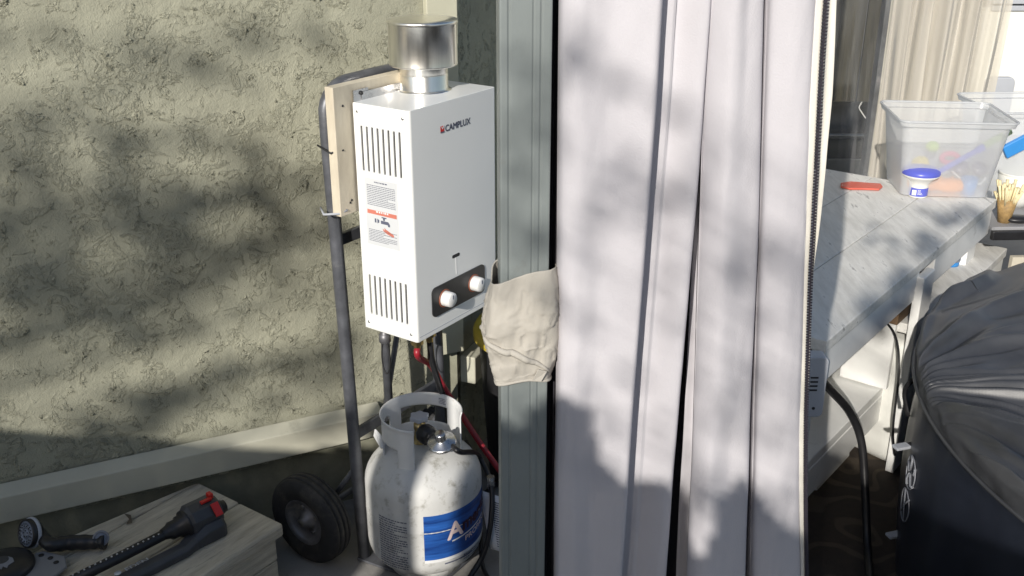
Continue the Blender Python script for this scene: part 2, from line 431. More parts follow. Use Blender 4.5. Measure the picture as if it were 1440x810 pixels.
# base sled: flat near bar that swells into the gear housing
rings = []
for l, w0, w1, h in ((-.01, -.045, .03, .045), (.0, -.05, .035, .052), (.045, -.05, .035, .05), (.075, -.02, .035, .034), (.11, .0, .044, .028), (.26, .002, .046, .026), (.36, .002, .046, .024)):
    rings.append([SP(l, w0, .002), SP(l, w1, .002), SP(l, w1, h*.7), SP(l, w1-.012, h), SP(l, w0+.012, h), SP(l, w0, h*.7)])
mb = MB(); vs = sum(rings, []); n_ = 6
fs = [(i*n_+k, i*n_+(k+1) % n_, (i+1)*n_+(k+1) % n_, (i+1)*n_+k) for i in range(len(rings)-1) for k in range(n_)]
fs += [tuple(range(n_)), tuple(len(vs)-n_+k for k in range(n_))]
M['sprbody'] = mat('dark_grey_plastic', (.05, .053, .06), .42, var=.15, scale=20)
mb.add(vs, fs).build('base', M['sprbody'], spr, bevel=.003)
hub = SP(.02, -.02, .055)
MB().lathe([(.0, -.044), (.038, -.044), (.043, -.036), (.043, .036), (.034, .044), (.0, .044)], SP(.03, -.022, .053), sd, 10, False).build('gear_housing', M['sprbody'], spr, bevel=.002)
tc_ = [SP(.066, -.022, .05), SP(.08, -.024, .05), SP(.10, -.028, .048)]
MB().lathe([(.036, .0), (.036, .008), (.028, .009), (.028, .022), (.023, .024), (.023, .044), (.018, .05), (.014, .066)], SP(.072, -.022, .05), sd, 18).build('collar', M['black'], spr)
MB().tube([SP(.1, -.022, .05), SP(.14, -.022, .048), SP(.22, -.02, .046), SP(.40, -.018, .044)], [.014, .0135, .0135, .0135], 12).build('spray_tube', M['black'], spr)
for k in range(18):
    l = .135+k*.0135
    MB().lathe([(0, .0015), (.0022, .001), (.0026, -.002)], SP(l, -.0215+.004, .0598), Z + sn*.3, 8).build('nozzle', M['zinc'], spr)
MB().box(SP(.0, -.022, .098), (sd, sn, Z), (.012, .018, .016)).build('red_tab', M['red'], spr, bevel=.002)
MB().prism([SP(-.004, .004, .090), SP(.016, .004, .090), SP(.014, .026, .062), SP(-.005, .026, .062)], (sn*.004+Z*.004)).build('red_tab', M['red'], spr, bevel=.001)
MB().box(SP(.018, -.010, .097), (sd, sn, Z), (.03, .01, .006)).build('red_tab', M['red'], spr, bevel=.001)
MB().lathe([(.0, .0), (.017, .0), (.019, .004), (.019, .016), (.016, .018), (.016, .024), (.012, .026), (0, .024)], SP(-.013, -.022, .050), -sd, 16).build('hose_inlet', M['black'], spr)
o0 = SP(.255, .012, .0252); 
text('EDEN', .021, lambda x, y, d=0: o0 - sd*(x) - sn*(y-.004) + Z*(.0004+d), 1.15, .0006).build('brand_print', M['white'], spr)
MB().lathe([(0, .0006), (.0085, .0006), (.0085, 0)], SP(.272, .006, .0252), Z, 16).build('round_logo', M['white'], spr)

nz_ = thing('hose_nozzle', 'black garden hose spray nozzle with round blue grey face on box', 'hose nozzle', onz(90, 765, zt))
hc = onz(40, 750, zt+.052); fd = Vector((-.55, -.76, .34)).normalized()
MB().lathe([(0, -.034), (.014, -.034), (.03, -.022), (.036, -.008), (.036, .006), (.033, .009), (.031, .006)], hc, fd, 28).build('head', M['black'], nz_)
M['nozface'] = mat('nozzle_face', (.20, .23, .29), .4, var=.2, scale=60)
MB().lathe([(0, .0075), (.012, .0075), (.0125, .005), (.014, .005), (.0145, .0075), (.027, .0075), (.0275, .0055), (.031, .0055)], hc, fd, 28).build('face_plate', M['nozface'], nz_)
x_ = fd.cross(Z).normalized(); y_ = x_.cross(fd)
for ring, cnt in ((.008, 5), (.0195, 12), (.0245, 18)):
    mb = MB()
    for k in range(cnt):
        q = 2*pi*k/cnt
        mb.lathe([(0, .0016), (.0018, .0012), (.002, 0)], hc + fd*.0075 + x_*(ring*cos(q)) + y_*(ring*sin(q)), fd, 6)
    mb.build('spray_holes', M['dark'], nz_, kind='stuff')
MB().lathe([(.034, -.012), (.039, -.012), (.039, -.006), (.036, -.004)], hc, fd, 28).build('trim_ring', M['greyplastic'], nz_)
p0 = hc - fd*.028; pts = smooth_path([p0, onz(70, 765, zt+.035), onz(98, 763, zt+.027), onz(132, 762, zt+.022), onz(148, 762, zt+.022)])
rr = [.014+.006*sin(i/len(pts)*pi)*(.8+.2*sin(i*1.6)) for i in range(len(pts))]; rr[-5:] = [.017, .019, .0195, .0195, .0195]
MB().tube(pts, rr, 14).build('grip', M['black'], nz_)
ed = (pts[-1]-pts[-4]).normalized()
ex = Vector((.25, -.9, .4)).normalized()
MB().lathe([(.0, -.012), (.014, -.012), (.0155, .003), (.0195, .003), (.0195, -.004)], onz(142, 757, zt+.034), ex, 20).build('hose_ring', M['logo'], nz_)
MB().lathe([(0, .002), (.0145, .002)], onz(142, 757, zt+.034), ex, 20).build('inlet', M['bluecap'] if False else M['nozface'], nz_)

rs = thing('round_sprinkler', 'black round sprinkler with grey bracket at the box left end', 'sprinkler', onz(30, 800, zt))
cc = onz(8, 810, zt)
MB().lathe([(0, .045), (.03, .045), (.05, .042), (.068, .034), (.07, .028), (.07, .012), (.062, .002), (0, .002)], cc, Z, 36).build('disc', M['black'], rs)
MB().lathe([(.0, .0475), (.012, .0475), (.016, .0465)], cc + Z*.0, Z, 20).build('cap', M['sprbody'], rs)
mk = [onz(*p, zt+.0452) for p in ((0, 789), (12, 783), (18, 785), (20, 790), (12, 795), (10, 799), (4, 797), (2, 801), (-4, 799))]
MB().prism(mk, Z*.0015).build('pale_mark', M['logo'], rs)
br = [onz(*p, zt+.012) for p in ((50, 782), (62, 779), (92, 786), (95, 800), (80, 812), (40, 830), (30, 815))]
M['bracket'] = mat('grey_bracket', (.22, .225, .24), .45, var=.1)
MB().prism(br, Z*.01).build('bracket', M['bracket'], rs, bevel=.003)
for p in ((58, 781), (71, 785), (79, 791)):
    MB().lathe([(0, .0012), (.0065, .0012), (.0065, 0)], onz(p[0], p[1], zt+.022), Z, 12).build('screw_hole', M['dark'], rs)

# ------------------------------------------------------------ hand truck
hu, hn = dirs(34.5)
HB = Vector((-.409, 2.363, 0))
def HP(u, n, z): return HB + hu*u + hn*n + Z*z
ht = thing('hand_truck', 'dark grey hand truck holding up the white water heater', 'hand truck', HB)
def lean(z): return -.03*z/1.3
UR = .36
pl = [HP(0, 0, .012)] + [HP(-.004*z, lean(z), z) for z in (.3, .6, .9, 1.2)]
for q in range(1, 8):
    a = q/7*pi/2; pl.append(HP(-.005+.075*(1-cos(a)), lean(1.25), 1.240+.068*sin(a)))
pl += [HP(.18, lean(1.3), 1.309)]
pr = [HP(UR-(p-HB).dot(hu), (p-HB).dot(hn), p.z) for p in pl]
MB().tube(pl+pr[::-1][1:], .0165, 14).build('frame', M['truck'], ht)
for u_, z_, r_ in ((.18, .93, .012),):
    MB().box(HP(UR/2, lean(z_)-.003, z_), (hu, hn, Z), (UR, .012, .03)).build('crossbar', M['truck'], ht, bevel=.002)
MB().box(HP(UR/2, lean(.38)-.006, .385), (hu, hn, Z), (UR, .012, .032)).build('crossbar', M['truck'], ht, bevel=.002)
MB().tube([HP(.145, -.012, .38), HP(.145, -.016, .95)], .012, 10).build('centre_bar', M['truck'], ht)
MB().tube([HP(.15, -.03, .4), HP(.24, -.035, .66)], .008, 8).build('brace', M['truck'], ht)
MB().tube([HP(.0, -.004, .30), HP(-.02, -.115, .135)], .008, 8).build('axle_brace', M['truck'], ht)
MB().tube([HP(UR, -.004, .30), HP(UR+.02, -.115, .135)], .008, 8).build('axle_brace', M['truck'], ht)
MB().tube([HP(-.10, -.122, .128), HP(UR+.10, -.122, .128)], .009, 10).build('axle', M['truck'], ht)
MB().prism([HP(-.02, -.01, .003), HP(UR+.02, -.01, .003), HP(UR-.01, .25, .003), HP(.01, .25, .003)], Z*.007).build('toe_plate', M['truck'], ht, bevel=.001)
for su in (-.072, UR+.072):
    s_ = -1 if su < 0 else 1
    ctr = HP(su, -.122, .128)
    prof = [(.066, -.028), (.085, -.036), (.105, -.037), (.119, -.030), (.125, -.024), (.1255, -.019), (.122, -.018), (.122, -.014), (.1275, -.013), (.128, -.003), (.1235, -.002), (.1235, .002), (.128, .003), (.1275, .013), (.122, .014), (.122, .018), (.1255, .019), (.125, .024), (.119, .030), (.105, .037), (.085, .036), (.066, .028)]
    tyre = MB().lathe(prof, ctr, hu, 44).build('tyre', M['rubber'], ht)
    rim = MB().lathe([(.068, -.03*1), (.064, -.031), (.060, -.022), (.05, -.012), (.026, -.010), (.022, -.022), (.013, -.026), (.012, -.034), (0, -.034)], ctr, hu*(1 if s_ < 0 else -1), 30).build('rim', M['rim'], ht)
    for k in range(4):
        q = k*pi/2+.5
        MB().lathe([(0, .006), (.006, .005), (.006, 0)], ctr - hu*(.011*(1 if s_ < 0 else -1)) + (hn*cos(q)+Z*sin(q))*.038, -hu*(1 if s_ < 0 else -1), 6, False).build('bolt', M['zinc'], rim)
# board behind the heater
bd = thing('plywood_board', 'pale plywood board strapped upright behind the water heater', 'board', HP(.15, .02, 1.0))
MB().box(HP(.165, .0225, 1.165), (hu, hn, Z), (.41, .026, .305)).build('panel', M['ply'], bd, bevel=.0015)
MB().tube([HP(-.018, .036, 1.17), HP(-.045, .02, 1.166), HP(-.02, -.045, 1.17)], .0025, 6).build('wire_tie', M['dark'], bd)
MB().tube([HP(-.018, .036, 1.025), HP(-.04, .03, 1.02), HP(-.06, .0, 1.018), HP(-.03, -.04, 1.02)], .003, 6).build('wire_tie', M['greyplastic'], bd)
for u_, z_ in ((-.012, 1.272), (-.006, 1.04), (-.001, 1.045)):
    MB().lathe([(0, .001), (.003, .001), (.003, 0)], HP(u_, .0356, z_), hn, 8).build('screw', M['dark'], bd)

# ------------------------------------------------------------ water heater
U0, U1, N0, N1, Z0, Z1 = .015, .345, .042, .21, .712, 1.275
wh = thing('water_heater', 'white wall mounted gas water heater with round steel flue cap', 'water heater', HP(.18, .12, Z0))
def grid_panel(mb, fn, xs, ys, holes, depth):
    """flat panel in fn(x, y, d) with rectangular through-holes and their lips"""
    for i in range(len(xs)-1):
        for j in range(len(ys)-1):
            xm = (xs[i]+xs[i+1])/2; ym = (ys[j]+ys[j+1])/2
            if any(h[0] < xm < h[1] and h[2] < ym < h[3] for h in holes): continue
            mb.add([fn(xs[i], ys[j], 0), fn(xs[i+1], ys[j], 0), fn(xs[i+1], ys[j+1], 0), fn(xs[i], ys[j+1], 0)], [(0, 1, 2, 3)])
    for a, b, c, d in holes:
        q = [fn(a, c, 0), fn(b, c, 0), fn(b, d, 0), fn(a, d, 0)]; q2 = [fn(a, c, depth), fn(b, c, depth), fn(b, d, depth), fn(a, d, depth)]
        mb.add(q+q2, [(0, 1, 5, 4), (1, 2, 6, 5), (2, 3, 7, 6), (3, 0, 4, 7)])
holes = []
for z0, z1 in ((1.118, 1.225), (.752, .857)):
    for k in range(8):
        n_ = .0615+k*.0163; 
        holes.append((n_, n_+.0062, z0, z1))
rb = .007
def cut(v): return sorted(set(v))
xs = cut([N0, N1-rb] + [h[0] for h in holes] + [h[1] for h in holes]); ys = cut([Z0, Z1] + [h[2] for h in holes] + [h[3] for h in holes])
for si, (uu, sg) in enumerate(((U0, 1), (U1, -1))):
    mb = MB(); grid_panel(mb, lambda x, y, d: HP(uu+sg*d, x, y), xs, ys, holes, .004)
    mb.build('side_panel', M['heater'], wh)
# front sheet with rounded vertical corners
mb = MB(); prof = []
for q in range(7):
    a = q/6*pi/2; prof.append((U0+rb*(1-cos(a)), N1-rb+rb*sin(a)))
prof += [(U1-(p[0]-U0), p[1]) for p in prof[::-1]]
mb.add([HP(u_, n_, z_) for z_ in (Z0, Z1) for u_, n_ in prof], [(k, k+1, len(prof)+k+1, len(prof)+k) for k in range(len(prof)-1)], True)
mb.build('front_panel', M['heater'], wh, auto=radians(40))
MB().prism([HP(u_, n_, Z1-.001) for u_, n_ in prof] + [HP(U1, N0, Z1-.001), HP(U0, N0, Z1-.001)], Z*.0025).build('top_panel', M['heater'], wh, bevel=.0012)
MB().prism([HP(u_, n_, Z0-.0015) for u_, n_ in prof] + [HP(U1, N0, Z0-.0015), HP(U0, N0, Z0-.0015)], Z*.002).build('bottom_panel', M['heater'], wh)
MB().box(HP((U0+U1)/2, N0+.0, Z1-.03), (hu, hn, Z), (U1-U0-.06, .004, .10)).build('mount_bracket', M['zinc'], wh)
MB().box(HP(U0+.03, N0-.002, Z1+.012), (hu, hn, Z), (.05, .003, .03)).build('mount_tab', M['zinc'], wh)
MB().lathe([(0, .004), (.005, .003), (.005, 0)], HP(U0+.03, N0, Z1+.018), hn, 6).build('screw', M['dark'], wh)
MB().box(HP((U0+U1)/2, (N0+N1)/2, (Z0+Z1)/2), (hu, hn, Z), (U1-U0-.05, N1-N0-.03, Z1-Z0-.02)).build('inner_chamber', M['dark'], wh)
M['copper'] = mat('copper', (.35, .2, .13), .4, 1, var=.2)
MB().tube([HP(U0+.017, .14, 1.235), HP(U0+.017, .14, .73)], .005, 8).build('inner_pipe', M['copper'], wh)
MB().tube([HP(U0+.017, .175, 1.235), HP(U0+.017, .175, .73)], .006, 8).build('inner_pipe', M['zinc'], wh)
for n_, z_ in ((N0+.012, Z1-.018), (N1-.02, Z1-.018), (N0+.012, Z0+.016), (N1-.02, Z0+.016)):
    MB().lathe([(0, .0012), (.003, .001), (.0036, 0)], HP(U0-.0002, n_, z_), -hu, 10).build('screw', M['zinc'], wh)
MB().box(HP((U0+U1)/2, N1-.002, Z0+.010), (hu, hn, Z), (U1-U0-.016, .0052, .0012)).build('lower_seam', M['greyplastic'], wh)
# control panel with two knobs
def rrect(fn, x0, x1, y0, y1, r, n=6):
    out = []
    for cx, cy, a0 in ((x1-r, y1-r, 0), (x0+r, y1-r, pi/2), (x0+r, y0+r, pi), (x1-r, y0+r, 1.5*pi)):
        for k in range(n+1):
            a = a0+k/n*pi/2; out.append(fn(cx+r*cos(a), cy+r*sin(a)))
    return out
FP = lambda x, y, d=0: HP(x, N1+d, y)
cp = MB().prism(rrect(lambda x, y: FP(x, y, .0002), .072, .288, .755, .832, .014), hn*.003).build('control_panel', M['black'], wh)
for ku in (.12, .24):
    kb = MB().lathe([(0, .026), (.0155, .026), (.0185, .023), (.0195, .004), (.0195, 0)], FP(ku, .793, .0032), hn, 28).build('knob', M['knob'], wh)
    MB().lathe([(.0205, 0), (.0215, .002), (.0228, .002), (.0235, 0)], FP(ku, .793, .0032), hn, 28).build('knob_ring', M['orange_ring'], kb)
    MB().box(FP(ku, .801, .0295), (hu, hn, Z), (.0025, .001, .010)).build('pointer', M['ink'], kb)
MB().prism(rrect(lambda x, y: FP(x, y, -.001), .157, .187, .884, .8925, .004), hn*.0016).build('flame_window', M['dark'], wh)
MB().box(FP(.172, .861, .0004), (hu, hn, Z), (.0012, .0008, .045)).build('seam_line', M['white'], wh)
MB().add([FP(.1235, 1.205, .0006), FP(.1375, 1.205, .0006), FP(.1375, 1.221, .0006), FP(.1235, 1.221, .0006)], [(0, 1, 2, 3)]).build('logo_square', M['red'], wh)
MB().prism([FP(.1255, 1.221, .0008), FP(.131, 1.213, .0008), FP(.1375, 1.219, .0008), FP(.1375, 1.2225, .0008), FP(.131, 1.217, .0008)], hn*.0002).build('logo_mark', M['heater'], wh)
MB().prism([FP(.1235, 1.205, .0008), FP(.1375, 1.205, .0008), FP(.1375, 1.208, .0008), FP(.1235, 1.208, .0008)], hn*.0002).build('logo_mark', M['ink'], wh)
text('CAMPLUX', .0215, lambda x, y, d=0: FP(.141+x, 1.2055+y, .0007+d), 1.0, .0007).build('brand_print', M['ink'], wh)
# warning sticker on the vented side
LN0, LN1, LZ0, LZ1 = .066, .165, .938, 1.103
LP = lambda x, y, d=0: HP(U0-.0006-d, LN0+x, LZ0+y)
LW, LH = LN1-LN0, LZ1-LZ0
stk = MB().box(HP(U0-.0004, (LN0+LN1)/2, (LZ0+LZ1)/2), (hu, hn, Z), (.0006, LW, LH)).build('warning_sticker', M['sticker'], wh)
e = .0004
fine_print(lambda x, y: LP(x, y, e), .006, LW-.006, .098, .150, 12, .0016, 3).build('sticker_text', M['ink'], stk)
fine_print(lambda x, y: LP(x, y, e), .03, LW-.03, .152, .160, 1, .003, 4).build('sticker_heading', M['ink'], stk)
fine_print(lambda x, y: LP(x, y, e), .006, LW-.006, .008, .040, 8, .0014, 5).build('sticker_text', M['ink'], stk)
MB().add([LP(.004, .078, e), LP(LW-.004, .078, e), LP(LW-.004, .088, e), LP(.004, .088, e)], [(0, 1, 2, 3)]).build('red_band', M['hand'], stk)
fine_print(lambda x, y: LP(x, y, e*1.6), .032, .07, .080, .087, 1, .004, 6).build('band_heading', M['white'], stk)
tp = MB()      # tap pictogram
tp.add([LP(.045, .066, e), LP(.068, .066, e), LP(.073, .060, e), LP(.073, .054, e), LP(.067, .054, e), LP(.066, .058, e), LP(.045, .058, e)], [tuple(range(7))])
tp.add([LP(.052, .067, e), LP(.058, .067, e), LP(.058, .074, e), LP(.052, .074, e)], [(0, 1, 2, 3)])
tp.add([LP(.048, .0725, e*1.2), LP(.063, .0725, e*1.2), LP(.063, .0755, e*1.2), LP(.048, .0755, e*1.2)], [(0, 1, 2, 3)])
tp.add([LP(.026, .058, e), LP(.031, .058, e), LP(.031, .068, e), LP(.026, .068, e)], [(0, 1, 2, 3)])
tp.add([LP(.034, .057, e), LP(.040, .060, e), LP(.040, .066, e), LP(.034, .069, e)], [(0, 1, 2, 3)])
tp.build('tap_pictogram', M['ink'], stk)
MB().add([LP(.050, .047, e), LP(.056, .043, e), LP(.055, .050, e), LP(.060, .046, e), LP(.068, .043, e), LP(.084, .036, e), LP(.084, .030, e), LP(.066, .034, e), LP(.058, .037, e), LP(.051, .042, e)], [(0, 1, 9), (1, 8, 9), (1, 2, 3), (1, 3, 8), (3, 4, 7, 8), (4, 5, 6, 7)]).build('hand_pictogram', M['hand'], stk)
# flue
FC = Vector((-.213, 2.50, Z1))
MB().lathe([(.066, 0), (.066, .003), (.0595, .004), (.0585, .006), (.0585, .04), (.0575, .042), (.0585, .044), (.0585, .085)], FC, Z, 48).build('flue_pipe', M['chrome'], wh)
MB().lathe([(.0585, .062), (.082, .062), (.083, .064), (.083, .066), (.0825, .068), (.0825, .158), (.0845, .16), (.0845, .166), (.083, .168), (.06, .171), (0, .173)], FC, Z, 56).build('flue_cap', M['chrome'], wh)
MB().box(FC + Vector((sin(radians(110)), cos(radians(110)), 0))*.0835 + Z*.113, (Vector((sin(radians(20)), cos(radians(20)), 0)), Vector((sin(radians(110)), cos(radians(110)), 0)), Z), (.008, .003, .092)).build('cap_seam', M['chrome'], wh)
# fittings under the heater
MB().lathe([(.012, 0), (.012, -.02), (.016, -.02), (.016, -.034), (.009, -.036), (.009, -.05)], HP(.065, .165, Z0-.001), Z, 8, False).build('pipe_fitting', M['brass'], wh)
MB().lathe([(.012, 0), (.012, -.02), (.016, -.02), (.016, -.034), (.009, -.036), (.009, -.05)], HP(.12, .16, Z0-.001), Z, 8, False).build('pipe_fitting', M['brass'], wh)
dv = MB().lathe([(.011, 0), (.011, -.012), (.015, -.014), (.015, -.034), (.008, -.037), (0, -.037)], HP(.03, .09, Z0-.001), Z, 10).build('drain_valve', M['rim'], wh)
lp = [HP(.03+.014*sin(a)*hu.x*0, .09, Z0-.035) + hn*(.013*sin(a)) + Z*(-.045+.045*cos(a)) for a in [i/20*2*pi for i in range(20)]]
MB().tube(lp, .002, 6, closed=True).build('wire_loop', M['dark'], dv)

# hoses
def hose(name, pts, r, m, label, k=10, parts=None):
    o = MB().tube(smooth_path(pts, k), r, 10).build(name, m); tag(o, label, 'hose'); return o
hose('red_hose', [HP(.065, .165, .668), HP(.068, .165, .64), onY(607, 515, 2.47), onY(626, 548, 2.49), onY(652, 588, 2.49), onY(680, 630, 2.47), onY(709, 670, 2.44), onY(740, 710, 2.40)], .0085, M['redhose'], 'red water hose slanting down from the heater to the post foot')
hose('black_hose', [HP(.12, .16, .668), HP(.13, .158, .6), HP(.18, .14, .50), HP(.26, .1, .38), HP(.3, .08, .2), HP(.34, .1, .03), HP(.5, .1, .015)], .0085, M['black'], 'black water hose hanging from the heater beside the red one')

# ------------------------------------------------------------ propane tank
TC = Vector((-.236, 2.352, .012)); TR = .155
tk = thing('propane_tank', 'white propane tank with blue label standing on the hand truck', 'gas tank', TC)
def azv(deg): a = radians(deg); return Vector((sin(a), cos(a), 0))
prof = [(.098, .0), (.098, .03)]
bp_ = [(.085, .025)]
for q in range(0, 9): a = q/8*pi/2; bp_.append((.085+.07*sin(a), .095-.07*cos(a)))
bp_ += [(.1555, .185), (.1562, .188), (.1555, .191), (.155, .265)]
for q in range(1, 11): a = q/10*pi/2; bp_.append((.03+.125*cos(a), .265+.098*sin(a)))
bp_.append((0, .364))
MB().lathe(bp_, TC, Z, 64).build('body', M['tank'], tk)
MB().lathe([(.098, 0), (.101, 0), (.101, .045), (.098, .045)], TC, Z, 48).build('foot_ring', M['tank'], tk)
# collar: open towards front right, three openings
CR = .102; CZ0, CZ1 = .318, .458
A0, A1 = 186, 186+268      # degrees, clockwise from +Y seen from above
holes_c = [(212, 252, .345, .392), (276, 300, .372, .425), (322, 398, .372, .425)]
nu, nv = 134, 28
def cf(a, b):
    az_ = A0+(A1-A0)*a; z_ = CZ0+(CZ1-CZ0)*b
    r_ = CR + (.004*(b-.9)/.1 if b > .9 else 0)
    return TC + azv(az_)*r_ + Z*z_
def ch(a, b):
    az_ = A0+(A1-A0)*a; z_ = CZ0+(CZ1-CZ0)*b
    for h in holes_c:
        if h[0] < az_ < h[1] and h[2] < z_ < h[3]:
            if h is holes_c[1]:
                da = (az_-288)/12; dz = (z_-.3985)/.0265
                return da*da+dz*dz < 1
            return True
    # arch the foot between its welds
    if z_ < .336 and not any(abs(az_-q) < 12 for q in (200, 280, 360, 440)): return True
    return False
MB().grid(cf, nu, nv, True, ch).build('collar', M['collar'], tk, solid=.0035, offs=0)
q0 = TC + azv(215)*.103 + Z*.405
MB().prism([TC+azv(256)*.104+Z*.40, TC+azv(262)*.118+Z*.415, TC+azv(262)*.122+Z*.395, TC+azv(252)*.106+Z*.365, TC+azv(248)*.105+Z*.372], azv(256)*.004).build('bent_tab', M['collar'], tk, bevel=.001)
cl = MB().grid(lambda a, b: TC + azv(372+a*26)*(CR-.0022) + Z*(.428+b*.022), 8, 1).build('date_sticker', M['paper'], tk)
fine_print(lambda x, y: TC + azv(373+x/.046*24)*(CR-.0026) + Z*(.430+y), .02, .044, 0, .018, 4, .002, 8).build('sticker_print', M['ink'], cl)
# valve
vp = TC + Z*.358 + azv(330)*.012
vl = MB().lathe([(.022, 0), (.022, .012), (.016, .016), (.014, .04), (.016, .044), (.016, .058), (.006, .06), (.006, .072)], vp, Z, 16).build('valve', M['brass'], tk)
sv = [(.028 if k % 2 else .021) for k in range(12)]
hv = [vp + Z*.070 + Vector((cos(k/12*2*pi), sin(k/12*2*pi), 0))*sv[k] for k in range(12)]
MB().prism(hv, Z*.013).build('valve_knob', M['greyplastic'], tk, bevel=.003)
# blue label and printing round the body
def CY(x, y, d=0): # x metres along the surface clockwise... increasing to the viewer's right
    return TC + azv(LA - math.degrees(x/TR))*(TR+.0008+d) + Z*y
LA = 176
lab = MB().grid(lambda a, b: CY(a*.235, .105+b*.135), 40, 6).build('blue_label', M['blue'], tk)
MB().grid(lambda a, b: CY(a*.235, .0965+b*.0085, .0001), 40, 1).build('label_border', M['white'], lab)
tA = lambda x, y, d=0: CY(.062+x, .158+y+x*.12, .0012+d)
text('A', .068, tA, 1.0, .002).build('brand_letter', M['pinkwhite'], lab)
text('meriGas', .052, lambda x, y, d=0: tA(.044+x, y+.006, d), .95, .002).build('brand_print', M['darkred'], lab)
MB().grid(lambda a, b: tA(.012+a*.13, -.010+b*.004, .0004), 16, 1).build('underline', M['white'], lab)
text('PROPANE', .021, lambda x, y, d=0: tA(.052+x, -.030+y, d), 1.2, .0006).build('product_print', M['pinkwhite'], lab)
LA0 = LA
wp = lambda x, y: CY(-.128+x, .070+y, .0006)
fine_print(wp, 0, .085, 0, .150, 21, .0032, 11, .003, .012).build('printed_notice', M['ink'], tk)
MB().grid(lambda a, b: CY(.052+a*.09, .085+b*.004, .0005), 10, 1).build('small_line', M['ink'], lab)
fine_print(lambda x, y: CY(.11+x, .075+y, .0006), 0, .07, 0, .018, 3, .003, 12).build('small_print', M['ink'], tk)
# regulator and gas hose
rg = thing('gas_regulator', 'silver disc gas regulator screwed to the tank valve', 'regulator', vp)
cdir = (azv(140)*.9+Z*.02).normalized()
nb = vp + Z*.038
MB().lathe([(.013, .012), (.024, .014), (.027, .022), (.027, .042), (.022, .050), (.014, .052), (.011, .062)], nb, cdir, 10, False).build('connector_nut', M['black'], rg, bevel=.002)
rc = nb + cdir*.098 + Z*.004
MB().lathe([(0, -.012), (.02, -.012), (.036, -.004), (.038, 0), (.038, .004), (.034, .006), (.016, .014), (.014, .016), (.014, .034), (.012, .036), (0, .036)], rc, (Z*.94+azv(200)*.3).normalized(), 30).build('regulator_body', M['zinc'], rg)
gh = [rc + azv(120)*.03, rc + azv(120)*.055 - Z*.01, onz(672, 640, .30), onz(690, 680, .24), onz(691, 725, .17), onz(683, 770, .09), onz(668, 800, .04), onz(640, 830, .02), onz(560, 850, .02)]
hose('gas_hose', gh, .0075, M['black'], 'black rubber gas hose looping down beside the tank', 12)
hose('thin_hose', [onz(655, 620, .30), onz(664, 640, .28), onz(672, 690, .2), onz(676, 760, .06), onz(680, 800, .012), onz(700, 830, .012)], .006, M['black'], 'thin black hose running down between the tank and paper tag')
tg = thing('paper_tag', 'white printed paper tag taped round the gas hose', 'tag', onz(695, 740, .1))
P1, P2, P3, P4 = onz(672, 694, .225), onz(725, 712, .205), onz(725, 789, .06), onz(690, 778, .075)
bilin = lambda a, b: (P4*(1-a)+P3*a)*(1-b) + (P1*(1-a)+P2*a)*b + Vector((0, .02, 0))
MB().grid(bilin, 6, 6).build('card', M['paper'], tg, solid=.0006)
fine_print(lambda x, y: bilin(x, y)+Vector((0, -.0012, 0)), .3, .95, .06, .88, 20, .018, 21, .04, .14).build('tag_print', M['ink'], tg)
MB().tube([gh[3]+Z*.022, gh[3]-Z*.012], .0105, 12).build('clear_tape', M['tapeclear'], tg)

# ------------------------------------------------------------ black bin with yellow lid behind the post
bn = thing('storage_tub', 'black round tub with yellow lid standing behind the metal post', 'tub', (.06, 2.80, 0))
MB().lathe([(0, .002), (.13, .002), (.16, .48), (.165, .49), (.0, .49)], (.06, 2.80, 0), Z, 36).build('tub', M['dark'], bn)
MB().lathe([(.172, .475), (.176, .48), (.176, .505), (.168, .52), (.15, .522), (.145, .515), (0, .515)], (.06, 2.80, 0), Z, 36).build('lid', M['yellow'], bn)

# ------------------------------------------------------------ gazebo post, netting, tie, curtain
PC = Vector((.0142, 1.25+.0318, 0)); PW = .0635
pa = radians(4); pe = Vector((cos(pa), sin(pa), 0)); pf = Vector((sin(pa), -cos(pa), 0))   # pe to the right, pf to the camera
def post_poly(h):
    a = h
    prof = [(-a, -a), (a, -a), (a, a*.98), (a*.92, a), (.66*a, a), (.63*a, a-.0015), (.57*a, a-.0015), (.54*a, a), (.34*a, a), (.32*a, a-.0012), (.27*a, a-.0012), (.25*a, a), (-.56*a, a), (-.59*a, a-.0015), (-.66*a, a-.0015), (-.69*a, a), (-a*.94, a), (-a, a*.96)]
    return [PC + pe*x + pf*y for x, y in prof]
po = thing('gazebo_post', 'grey metal gazebo post between the heater and the curtain', 'post', PC)
MB().prism(post_poly(PW/2), Z*2.6).build('upright', M['post'], po, bevel=.0008, seg=1)
MB().box(PC+Z*.006, (pe, pf, Z), (.17, .17, .012)).build('base_plate', M['post'], po, bevel=.002)
nt_ = MB()
def netf(a, b):
    z_ = .02+b*2.4; x = .0462+a*.022
    return Vector((x+.003*sin(z_*3.2)+.003*mnoise.noise(Vector((x*30, z_*2, 3))), 1.293-.014*a+.005*sin(a*14+z_*2), z_))
nt_.grid(netf, 16, 80)
nt_.grid(lambda a, b: Vector((.068+a*.27+.004*sin(b*9), 1.325+.006*sin(a*40+b*3), .02+b*2.4)), 60, 60)  # dark sheet added behind the curtain so its slit reads as shade
tag(nt_.build('netting_and_slit_backing', M['net'], None, solid=.0015), 'dark mesh netting strip between post and curtain, plus dark sheet added behind the slit', 'netting')

